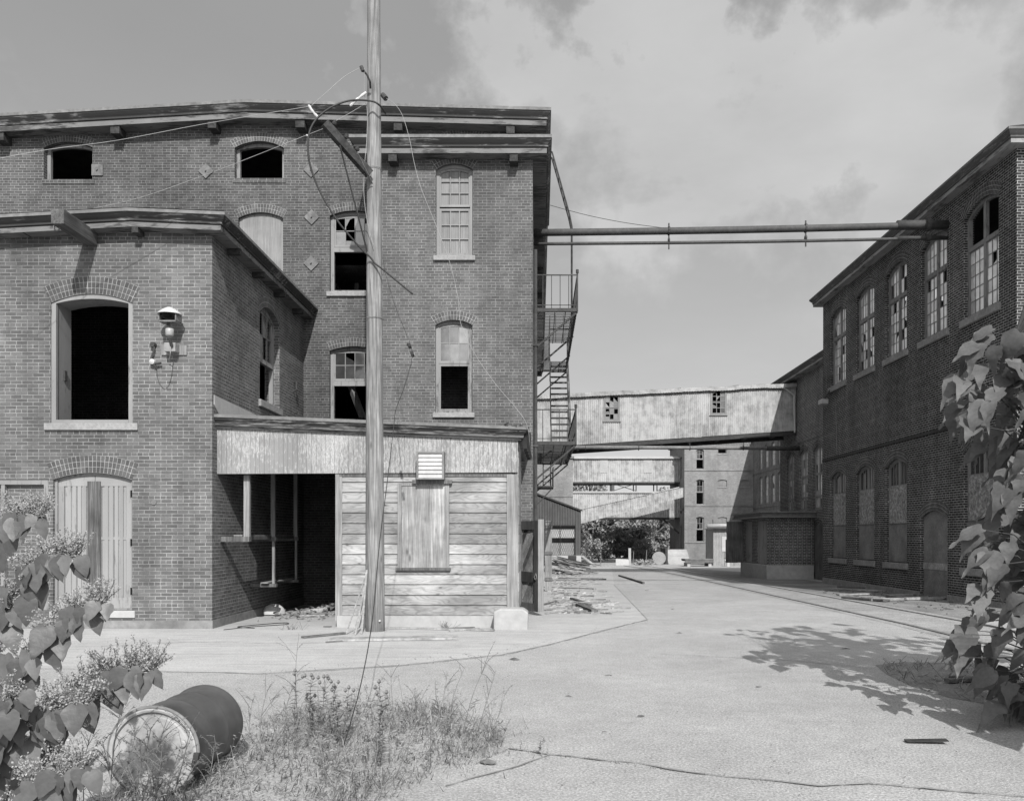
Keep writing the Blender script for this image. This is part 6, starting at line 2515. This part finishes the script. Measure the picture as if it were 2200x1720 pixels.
def leaf(mb, base, d, nrm, L, W, fold=.25, droop=.25, curl=0.0, wave=1.0, prof=None):
    """one heart-shaped leaf folded on its midrib"""
    d = Vector(d).normalized()
    nrm = Vector(nrm)
    s = d.cross(nrm)
    if s.length < 1e-3:
        s = d.cross(Vector((0, 0, 1)))
    s.normalize()
    n = s.cross(d).normalized()
    base = Vector(base)
    vs = []
    prof = prof or LEAF_T_
    ph = (base.x * 91 + base.z * 57) % 6.28
    for t, w in prof:
        mid = base + d * (L * max(t, 0)) - n * (L * droop * max(t, 0) ** 2)
        edge = base + d * (L * t) - n * (L * droop * max(t, 0) ** 2)
        hw = W * .5 * w * (1 + .07 * wave * sin(t * 21 + ph * 2))
        wav = W * .05 * wave * sin(t * 14 + ph)
        vs += [edge - s * hw + n * (hw * fold + wav + curl * hw), mid, edge + s * hw + n * (hw * fold - wav)]
    fs = []
    for i in range(len(prof) - 1):
        a = 3 * i
        fs += [(a, a + 1, a + 4, a + 3), (a + 1, a + 2, a + 5, a + 4)]
    mb.add(vs, fs)


def tuft(mb, p, r, n, size, rnd, sq=1.0):
    """n tiny petals scattered in a small ball"""
    for _ in range(n):
        v = Vector((rnd.gauss(0, 1), rnd.gauss(0, 1), rnd.gauss(0, 1) * sq)).normalized() * (r * rnd.random() ** .5)
        c = p + v
        a = Vector((rnd.uniform(-1, 1), rnd.uniform(-1, 1), rnd.uniform(-1, 1))).normalized()
        b = a.cross(Vector((rnd.uniform(-1, 1), rnd.uniform(-1, 1), rnd.uniform(-1, 1))))
        if b.length < .01:
            continue
        b.normalize()
        s = size * rnd.uniform(.6, 1.3)
        mb.add([c - a * s, c + b * s * .8, c + a * s, c - b * s * .8], [(0, 1, 2, 3)])


def build_knotweed():
    r = random.Random(41)
    # stems: points in the photo with their depth
    stems = [([(-150, 1900, 4.5), (-110, 1500, 4.5), (-50, 1230, 4.4), (20, 1120, 4.3), (95, 1108, 4.2)], 'tallest knotweed stem at the left edge with flowers over the blocked window'),
             ([(-90, 1900, 4.2), (-40, 1560, 4.2), (20, 1330, 4.1), (90, 1215, 4.05), (175, 1195, 4.0)], 'knotweed stem arching across the foot of the arched double door'),
             ([(-60, 1950, 3.9), (0, 1600, 3.9), (70, 1430, 3.85), (150, 1330, 3.8), (230, 1300, 3.75)], 'knotweed stem whose tip bends over the door sill'),
             ([(-20, 1950, 3.7), (60, 1650, 3.7), (150, 1510, 3.6), (240, 1450, 3.55), (330, 1440, 3.5)], 'knotweed stem reaching farthest right above the steel drum'),
             ([(-60, 1950, 3.5), (-20, 1720, 3.5), (30, 1600, 3.45), (110, 1530, 3.4), (190, 1520, 3.4)], 'low knotweed stem in front of the drum with hanging dark leaves'),
             ([(-120, 1950, 3.4), (-70, 1700, 3.4), (-20, 1560, 3.35), (40, 1490, 3.3)], 'leafy knotweed stem in the middle of the left edge'),
             ([(0, 1950, 3.2), (30, 1780, 3.2), (90, 1690, 3.15), (180, 1655, 3.1)], 'lowest knotweed stem in the bottom corner beside the drum lid')]
    for si, (pix, lab) in enumerate(stems):
        path = smooth_path([P3(*p) for p in pix], 8)
        t = thing('knotweed', (path[0].x, path[0].y, 0), lab, 'plant', 'knotweed stems in the left corner')
        b = MB()
        n = len(path)
        b.tube([(path[0].x - .05, path[0].y, 0)] + path, [.009] + [.009 - .006 * i / n for i in range(n)], 6)
        lv, fl, tw = MB(), MB(), b
        k0 = int(n * .18)
        side = 1
        for i in range(k0, n, 2):
            p = path[i]
            dr = (path[min(i + 1, n - 1)] - path[max(i - 1, 0)]).normalized()
            for rep in range(2):
                side = -side
                out = Vector((side * r.uniform(.2, 1.0), -r.uniform(.1, .8), r.uniform(-.2, .4)))
                pet = p + out.normalized() * r.uniform(.03, .07)
                tw.tube([p, pet], .003, 4, False)
                L = r.uniform(.10, .165) * (.72 if i > n * .85 else 1.0) * (pix[0][2] / 4.0) ** .5
                d = Vector((out.x * .35 + r.uniform(-.25, .25), r.uniform(-.45, .05), -1.0))
                nr = Vector((r.uniform(-.5, .5), -1.0, r.uniform(.2, .9)))
                leaf(lv, pet, d, nr, L, L * r.uniform(.68, .82), r.uniform(.12, .3), r.uniform(.05, .3))
            # flower sprays
            if r.random() < .95:
                up = Vector((r.uniform(-.5, .5), r.uniform(-.3, .3), 1)).normalized()
                for q in range(r.randint(9, 14)):
                    dv = (up + Vector((r.uniform(-1, 1), r.uniform(-.8, .6), r.uniform(-.3, .5)))).normalized()
                    Ls = r.uniform(.06, .15)
                    e = p + dv * Ls
                    tw.tube([p, e], .0016, 3, False)
                    for z in range(7):
                        tuft(fl, p + dv * Ls * (.25 + .75 * z / 6) , .014, 8, .0046, r)
        b.build('stem', STEM, t, smooth=True)
        lv.build('leaves', LEAF_K, t, smooth=True)
        fl.build('flowers', FLOWER, t)


def build_sapling():
    r = random.Random(19)
    X0, Y0 = 4.95, 8.2
    t = thing('catalpa_sapling', (X0, Y0, 0), 'large leaved sapling at the right edge, its lit leaves hanging over the yard', 'sapling')
    trunk = smooth_path([(X0, Y0, -.05), (X0 + .02, Y0, 1.0), (X0 - .05, Y0 - .03, 2.1), (X0 - .18, Y0 + .02, 3.0), (X0 - .30, Y0, 3.72)], 6)
    b = MB()
    b.tube(trunk, [.045 - .033 * i / len(trunk) for i in range(len(trunk))], 8)
    t2 = smooth_path([(4.75, 6.5, -.05), (4.7, 6.5, .7), (4.6, 6.45, 1.5), (4.65, 6.5, 2.2)], 6)
    b.tube(t2, [.03 - .02 * i / len(t2) for i in range(len(t2))], 7)
    b.build('trunk', STEM, t, smooth=True)
    # outline of the crown on its open side: (photo row, column), at the depth of the trunk
    edge = [(705, 2085), (740, 2050), (800, 2025), (850, 2030), (900, 2040), (960, 2085), (1010, 2135), (1060, 2140), (1105, 2075), (1150, 2055),
            (1205, 2115), (1270, 2075), (1310, 2120), (1340, 2035), (1365, 2010), (1410, 2030), (1445, 2120), (1470, 2150), (1500, 2120), (1545, 2130), (1600, 2175), (1640, 2210)]

    def col(py):
        for (a, x), (c, y) in zip(edge, edge[1:]):
            if a <= py <= c:
                return x + (y - x) * (py - a) / (c - a)
        return edge[0][1] if py < edge[0][0] else edge[-1][1]
    br, lv = MB(), MB()
    clusters = []
    py = 712
    while py < 1640:
        clusters.append((col(py) + r.uniform(25, 60), py))
        for lo_, hi_ in ((60, 120), (110, 180), (160, 260), (230, 330)):
            clusters.append((col(py) + r.uniform(lo_, hi_), py + r.uniform(-14, 14)))
        for lo_, hi_ in ((170, 240), (200, 300)):
            clusters.append((max(2170, col(py) + r.uniform(lo_, hi_)), py + r.uniform(-14, 14)))
        for q in range(3):
            clusters.append((col(py) + r.uniform(300, 640), py + r.uniform(-160, 30)))
        py += 25
    # the rest of the crown, outside the picture on the right
    for q in range(150):
        clusters.append((r.uniform(2290, 2950), r.uniform(150, 1350)))
    for q in range(90):
        clusters.append((r.uniform(2240, 2620), r.uniform(450, 1350)))
    near = [(r.uniform(2430, 2900), r.uniform(1080, 1600)) for q in range(70)]
    for (px, py) in clusters + near:
        Y = Y0 + r.uniform(-.55, .55)
        if (px, py) in near:
            Y = 6.5 + r.uniform(-.7, .7)
        p = P3(px, py, Y)
        if p.z < .22:
            p.z = .22 + r.random() * .15
        # branch from the trunk
        tk = t2 if (px, py) in near else trunk
        k = min(range(len(tk)), key=lambda i: abs(tk[i].z - (p.z - .25)))
        o = tk[k]
        mid = o.lerp(p, .5) + Vector((0, 0, .10))
        br.tube([o, mid, p], [.010, .006, .003], 5, False)
        m = r.choice((1, 2, 2))
        for q in range(m):
            L = r.uniform(.19, .36) * (1.45 if px > 2400 else 1)
            d = Vector((-r.uniform(.15, 1.0), r.uniform(-.75, .55), -r.uniform(.12, .95)))
            if px > col(py) + 120 and r.random() < .4:
                d.x = -d.x * .6
            nr = Vector((r.uniform(-.5, .35), -r.uniform(.0, .8), r.uniform(.5, 1.1)))
            leaf(lv, p + Vector((0, r.uniform(-.05, .05), r.uniform(-.03, .03))), d, nr, L * 1.1, L * r.uniform(.62, .82), r.uniform(.05, .28), r.uniform(.15, .7), r.uniform(-.12, .15), 1.3, LEAF_C_)
    br.build('branches', STEM_D, t)
    lv.build('leaves', LEAF_S, t, smooth=True)


def build_weeds():
    r = random.Random(77)
    poly = [gpt(*p) for p in ((150, 1740), (330, 1690), (470, 1640), (530, 1570), (600, 1535), (720, 1515), (860, 1510), (960, 1520), (1060, 1560), (1085, 1590), (1060, 1625),
                              (960, 1655), (880, 1690), (800, 1735), (760, 1760), (300, 1790))]
    pl = [(p.x, p.y) for p in poly]
    xs, ys = [p[0] for p in pl], [p[1] for p in pl]
    b, g2, fl = MB(), MB(), MB()
    cnt = 0
    while cnt < 3700:
        x, y = r.uniform(min(xs), max(xs)), r.uniform(min(ys), max(ys))
        if not inside((x, y), pl):
            continue
        # ragged density: thick tufts with thinner places between
        dn = .5 + .5 * sin(x * 5.1 + 2 * sin(y * 4.3)) * sin(y * 6.7 + x)
        edge = min((Vector(pl[i]) - Vector((x, y))).length for i in range(len(pl)))
        if r.random() > .30 + .70 * dn or r.random() > .25 + edge * 3.5:
            continue
        cnt += 1
        h = r.uniform(.03, .15) * (.45 + 1.1 * dn ** 2)
        a = r.uniform(-3.14, 3.14) if r.random() < .6 else r.gauss(.2, .7)
        lean = Vector((cos(a), sin(a) * .7, 0)) * h * r.uniform(.4, 2.4)
        w = r.uniform(.0022, .0050)
        s = Vector((-sin(a), cos(a), 0)) * w
        p = Vector((x, y, 0))
        m = p + lean * .35 + Vector((0, 0, h * .65))
        e = p + lean + Vector((0, 0, h * r.uniform(.75, 1.0)))
        b.add([p - s, p + s, m + s * .8, m - s * .8, e], [(0, 1, 2, 3), (3, 2, 4)])
    # stragglers round the edge and along the long crack
    crk = [gpt(*p) for p in ((1000, 1650), (1095, 1608), (1180, 1620), (1290, 1634), (1440, 1655), (1680, 1680))]
    for k in range(900):
        if k < 650:
            i = r.randrange(len(pl))
            f = r.random()
            x = pl[i][0] + (pl[(i + 1) % len(pl)][0] - pl[i][0]) * f + r.gauss(0, .16)
            y = pl[i][1] + (pl[(i + 1) % len(pl)][1] - pl[i][1]) * f + r.gauss(0, .16)
        else:
            i = r.choice((0, 0, 0, 1, 1, 2, 3, 4))
            q = crk[i].lerp(crk[i + 1], r.random())
            x, y = q.x + r.gauss(0, .012), q.y + r.gauss(0, .012)
        h = r.uniform(.02, .09) if k < 650 else r.uniform(.01, .035)
        a = r.uniform(0, 6.28)
        p = Vector((x, y, 0))
        s = Vector((-sin(a), cos(a), 0)) * r.uniform(.002, .004)
        e = p + Vector((cos(a) * h, sin(a) * h, h))
        b.add([p - s, p + s, e], [(0, 1, 2)])
    cnt = 0
    while cnt < 190:
        x, y = r.uniform(min(xs), max(xs)), r.uniform(min(ys), max(ys))
        if not inside((x, y), pl):
            continue
        cnt += 1
        p = Vector((x, y, 0))
        h = r.uniform(.12, .42)
        e = p + Vector((r.uniform(-.5, .6) * h, r.uniform(-.3, .3) * h, h))
        m = p.lerp(e, .5) + Vector((r.uniform(-.03, .03), 0, .03))
        b.tube([p, m, e], [.0025, .002, .001], 4, False)
        for z in range(r.randint(6, 16)):
            q = p.lerp(e, r.uniform(.15, 1.0))
            a = r.uniform(0, 6.28)
            leaf(b, q, Vector((cos(a), sin(a), r.uniform(-.1, .9))), Vector((0, -.4, 1)), r.uniform(.015, .06), r.uniform(.005, .014), .2, .4)
    tag(b.build('weed_grass', GRASS), 'dry tangled grass patch between the drum and the open asphalt', 'grass', None, 'stuff')
    cnt = 0
    while cnt < 2500:
        x, y = r.uniform(min(xs), max(xs)), r.uniform(min(ys), max(ys))
        if not inside((x, y), pl):
            continue
        cnt += 1
        p = Vector((x, y, r.uniform(.005, .09)))
        a = r.uniform(0, 2 * pi)
        L = r.uniform(.010, .032)
        d = Vector((cos(a), sin(a), r.uniform(-.3, .6))).normalized()
        s = d.cross(Vector((r.uniform(-.4, .4), r.uniform(-.4, .4), 1))).normalized() * L * .3
        g2.add([p, p + d * L * .5 + s, p + d * L, p + d * L * .5 - s], [(0, 1, 2, 3)])
        if r.random() < .035 and y < 6.9:
            tuft(fl, p + Vector((0, 0, .04)), .02, 7, .006, r)
    tag(g2.build('ground_cover', GRASS_D), 'low leafy ground cover under the dry grass', 'ground cover', None, 'stuff')
    tag(fl.build('clover_flowers', FLOWER), 'tiny pale blossoms scattered at the near edge of the grass patch', 'flowers', None, 'stuff')

    def stalk(px, base_py, top_py, kind, lab, group, bend=0.0, name='weed'):
        p0 = gpt(px, base_py)
        Y = p0.y
        p1 = P3(px + bend, top_py, Y + r.uniform(-.1, .1))
        mid = p0.lerp(p1, .55) + Vector((r.uniform(-.03, .03), 0, .02))
        t = thing(name, p0, lab, 'weed', group)
        path = smooth_path([p0, mid, p1], 8)
        b, lv, hd = MB(), MB(), MB()
        b.tube(path, [.0042 - .0025 * i / len(path) for i in range(len(path))], 5)
        H_ = (p1 - p0).length
        if kind == 'seed':
            for i in range(2, len(path) - 3):
                for _ in range(4):
                    a = r.uniform(0, 2 * pi)
                    d = Vector((cos(a), sin(a), r.uniform(.1, .9)))
                    leaf(lv, path[i], d, Vector((0, -.3, 1)), r.uniform(.04, .085), .013, .2, .4)
            for q in range(r.randint(3, 5)):
                e = path[-1 - min(q, 3)] + Vector((r.uniform(-.06, .06) * (q > 0), r.uniform(-.04, .04), r.uniform(-.01, .05)))
                b.tube([path[-2 - min(q, 3)], e], .002, 4, False)
                hd = MB()
                for z in range(7):
                    a = 2 * pi * z / 7
                    hd.tube([e, e + Vector((cos(a) * .012, sin(a) * .012, .016)), e + Vector((cos(a) * .006, sin(a) * .006, .036))], [.003, .0075, .0015], 4)
                hd.build('seed_head', SEED, t)
        else:
            nb = 13 if kind == 'wisp' else 7
            for i in range(nb):
                k = r.randint(len(path) // 4, len(path) - 2)
                a = r.uniform(0, 2 * pi)
                L = H_ * r.uniform(.15, .45)
                e = path[k] + Vector((cos(a) * L * .7, sin(a) * L * .4, L * r.uniform(.3, .9)))
                m = path[k].lerp(e, .5) + Vector((0, 0, L * .08))
                b.tube([path[k], m, e], [.0022, .0018, .001], 4, False)
                for z in range(9):
                    f = r.uniform(.2, 1)
                    q = path[k].lerp(e, f)
                    aa = r.uniform(0, 2 * pi)
                    leaf(lv, q, Vector((cos(aa), sin(aa), r.uniform(-.2, .8))), Vector((0, -.4, 1)), r.uniform(.010, .026), .006, .1, .2)
        mt = STEM if kind != 'wisp_pale' else GRASS
        b.build('stem', mt, t)
        if lv.v:
            lv.build('leaves', GRASS_D if kind == 'seed' else (GRASS if kind == 'wisp_pale' else GRASS_D), t)
        return t

    G0 = 0
    G1 = 'seed head weeds in the grass patch'
    for px, bp, tp, bd in ((632, 1580, 1447, 3), (664, 1588, 1452, 5), (672, 1570, 1500, -10), (690, 1590, 1462, 8), (712, 1585, 1475, 6), (725, 1600, 1508, -4), (738, 1596, 1484, 10), (806, 1640, 1478, 10), (815, 1650, 1512, 4)):
        stalk(px, bp, tp, 'seed', 'upright weed topped with dark seed heads in the grass patch', G1, bd, 'seed_head_weed')
    G2 = 'wispy weeds at the right of the grass patch'
    for px, bp, tp, bd in ((930, 1570, 1450, 30), (960, 1580, 1430, 40), (990, 1590, 1415, 60), (1020, 1590, 1440, 45), (1045, 1600, 1490, 40), (905, 1565, 1480, -20), (1070, 1600, 1555, 20), (850, 1560, 1440, -10)):
        stalk(px, bp, tp, 'wisp_pale', 'thin pale branching weed at the right end of the grass patch', G2, bd, 'wispy_weed')
    G3 = 'wispy weeds beside the drum'
    for px, bp, tp, bd in ((535, 1640, 1500, 8), (560, 1640, 1480, 15), (590, 1620, 1495, -12), (610, 1600, 1470, 20), (640, 1565, 1360, 2), (575, 1660, 1540, 30)):
        stalk(px, bp, tp, 'wisp_pale', 'thin pale branching weed between the drum and the seed head weeds', G3, bd, 'wispy_weed')
    G4 = 'dark dry weeds before the drum lid'
    for px, bp, tp, bd in ((235, 1735, 1500, 30), (275, 1745, 1560, 50), (330, 1750, 1590, 20), (345, 1752, 1620, -40), (360, 1755, 1560, 50), (300, 1740, 1540, 60), (420, 1745, 1600, 40), (180, 1745, 1560, 20), (250, 1750, 1590, -30), (390, 1740, 1640, 30)):
        stalk(px, bp, tp, 'wisp', 'dark wiry weed tangled in front of the drum lid', G4, bd, 'wiry_weed')
    stalk(1165, 1625, 1590, 'wisp_pale', 'small weed growing out of the long crack in the asphalt', None, 8, 'crack_weed')
    # tufts on the apron and the dirt at the sapling's foot
    for k, (px, py, n, lab) in enumerate(((628, 1352, 26, 'small dry grass tuft on the apron before the open bay'), (1105, 1350, 40, 'low dark grass tuft at the foot of the stone block'),
                                          (960, 1348, 22, 'sparse grass tuft along the shed footing'))):
        b = MB()
        p = gpt(px, py)
        for _ in range(n):
            q = p + Vector((r.gauss(0, .10), r.gauss(0, .05), 0))
            e = q + Vector((r.uniform(-.12, .12), r.uniform(-.05, .05), r.uniform(.03, .16)))
            b.bar(q, e, .006, .003)
        tag(b.build('grass_tuft', GRASS_D), lab, 'grass')
    loop = [gpt(*p) for p in ((1880, 1428), (1940, 1422), (2060, 1424), (2230, 1436), (2260, 1500), (2200, 1530), (2120, 1512), (2040, 1498), (1960, 1474), (1905, 1448))]
    b = MB()
    b.sheet(Floor(.004), [(p.x, p.y) for p in loop])
    tag(b.build('dirt_patch', DIRT), 'dark dirt patch with weeds at the foot of the sapling', 'dirt', None, 'structure')
    lp = [(p.x, p.y) for p in loop]
    b = MB()
    for _ in range(1100):
        x, y = r.uniform(min(p[0] for p in lp), max(p[0] for p in lp)), r.uniform(min(p[1] for p in lp), max(p[1] for p in lp))
        if not inside((x, y), lp) or r.random() > .5 + .5 * sin(x * 7) * sin(y * 3):
            continue
        q = Vector((x, y, 0))
        e = q + Vector((r.uniform(-.15, .15), r.uniform(-.1, .1), r.uniform(.01, .12)))
        b.bar(q, e, .007, .003)
    tag(b.build('weed_grass', GRASS), 'sparse dry weeds on the dirt under the sapling', 'grass', None, 'stuff')
    for a, c, w, h, lab in (((2035, 1468), (2110, 1463), .10, .04, 'dark broken stick lying on the dirt beneath the sapling'),
                            ((2040, 1459), (2095, 1460), .05, .03, 'second thin stick on the dirt beneath the sapling'),
                            ((2150, 1482), (2240, 1496), .16, .05, 'dark board end on the dirt at the right edge')):
        p, q = gpt(*a), gpt(*c)
        plank(p + Vector((0, 0, h)), q + Vector((0, 0, h)), w, h, STICK_D, lab, 'sticks under the sapling', 'stick')


def build_trees():
    r = random.Random(5)

    def crown(mb, c, rx, rz, n, size):
        """leaf sprays filling a lumpy volume, densest near its skin"""
        lumps = [(c + Vector((r.uniform(-.7, .7) * rx, r.uniform(-.7, .7) * rx, r.uniform(-.6, .75) * rz)), r.uniform(.28, .5)) for _ in range(11)]
        for _ in range(n):
            lc, lr = r.choice(lumps)
            v = Vector((r.gauss(0, 1), r.gauss(0, 1), r.gauss(0, 1))).normalized()
            q = lc + Vector((v.x * rx, v.y * rx, v.z * rz)) * (lr * (.55 + .5 * r.random()))
            a = (v + Vector((r.uniform(-1, 1), r.uniform(-1, 1), r.uniform(-1, 1)))).normalized()
            u = a.cross(Vector((r.uniform(-1, 1), r.uniform(-1, 1), r.uniform(-1, 1))))
            if u.length < .05:
                continue
            u.normalize()
            w = a.cross(u)
            s = size * r.uniform(.5, 1.3)
            mb.add([q - u * s, q + w * s * .5, q + u * s, q - w * s * .5], [(0, 1, 2, 3)])

    spots = [(5.6, 93, 9.0, 2.6, 'tall dense far tree rising beside the corrugated shed between the bridges'),
             (8.0, 97, 9.2, 2.7, 'tall far tree showing through the lattice under the upper far bridge'),
             (10.6, 92, 6.9, 2.4, 'rounded dark far tree under the sloping chute'),
             (12.9, 95, 7.3, 2.5, 'dark far tree just left of the factory steps'),
             (15.6, 99, 7.0, 2.6, 'far tree mostly hidden behind the corner of the sunlit factory'),
             (9.3, 86, 4.6, 2.0, 'lower pale far tree in front of the dark far trees')]
    for x, y, h, rad, lab in spots:
        t = thing('tree', (x, y, gz(y)), lab, 'tree', 'far trees closing the street')
        b = MB()
        z = gz(y)
        b.tube([(x, y, z - .1), (x + .1, y, z + h * .3), (x - .05, y, z + h * .6), (x, y, z + h * .85)], [.16, .12, .08, .03], 7)
        for k in range(6):
            a = r.uniform(0, 2 * pi)
            zz = z + h * r.uniform(.25, .6)
            b.tube([(x, y, zz), (x + cos(a) * rad * .5, y + sin(a) * rad * .5, zz + h * .16), (x + cos(a) * rad * .85, y + sin(a) * rad * .85, zz + h * .22)], [.06, .04, .02], 5)
        b.build('trunk', STEM, t)
        b = MB()
        crown(b, Vector((x, y, z + h * .58)), rad, h * .44, 4600, .21)
        crown(b, Vector((x, y, z + h * .30)), rad * .9, h * .26, 2600, .21)
        b.build('crown', LEAF_T, t)
    for x, y, h, rad, lab in ((4.15, 67.5, 2.9, 1.0, 'leafy bush pressed against the end of the corrugated dock shed'),
                              (5.6, 78, 2.8, 1.3, 'low round bush behind the rail posts by the dock'),
                              (9.6, 79, 2.2, 1.2, 'low bush behind the thick pale post')):
        t = thing('bush', (x, y, gz(y)), lab, 'bush')
        b = MB()
        for k in range(6):
            a = r.uniform(0, 2 * pi)
            b.tube([(x, y, gz(y)), (x + cos(a) * rad * .5, y + sin(a) * rad * .5, gz(y) + h * .6)], [.03, .01], 4)
        b.build('stem', STEM, t)
        b = MB()
        crown(b, Vector((x, y, gz(y) + h * .5)), rad, h * .5, 2200, .10)
        b.build('foliage', LEAF_T, t)
    b = MB()
    for k in range(46):
        x = -70 + k * 4.2 + r.uniform(-1, 1)
        y = 135 + r.uniform(-6, 6)
        h = r.uniform(4.5, 7.5)
        crown(b, Vector((x, y, gz(y) + h * .42)), 3.8, h * .55, 700, .42)
    for k in range(60):
        x = -6 + k * .55 + r.uniform(-.3, .3)
        y = 100 + r.uniform(-5, 6)
        crown(b, Vector((x, y, gz(y) + .9)), 1.5, 1.2, 260, .22)
    tag(b.build('woods', LEAF_T), 'far belt of trees closing the view beyond the mill yard', 'woods', None, 'stuff')



def build_gravel():
    r = random.Random(88)
    b = MB()
    for _ in range(900):
        if r.random() < .5:
            p = gpt(r.uniform(1000, 2100), r.uniform(1340, 1710))
        else:
            k = r.random()
            a, c = ((560, 1446), (1080, 1405)) if k < .5 else ((1080, 1405), (1391, 1331))
            t = r.random()
            p = gpt(a[0] + (c[0] - a[0]) * t, a[1] + (c[1] - a[1]) * t + r.gauss(0, 5))
        s = r.uniform(.003, .012)
        o = Vector((p.x, p.y, gz(p.y) + .004))
        vv = [o + Vector((r.uniform(-s, s), r.uniform(-s, s), r.uniform(0, s))) for _ in range(5)]
        b.add(vv, [(0, 1, 2), (0, 2, 3), (0, 3, 4), (1, 2, 4), (2, 3, 4), (0, 1, 4)])
    tag(b.build('gravel', DIRT), 'loose grit scattered over the asphalt and along its seams', 'gravel', None, 'stuff')


build_gravel()
build_knotweed()
build_sapling()
build_weeds()
build_trees()
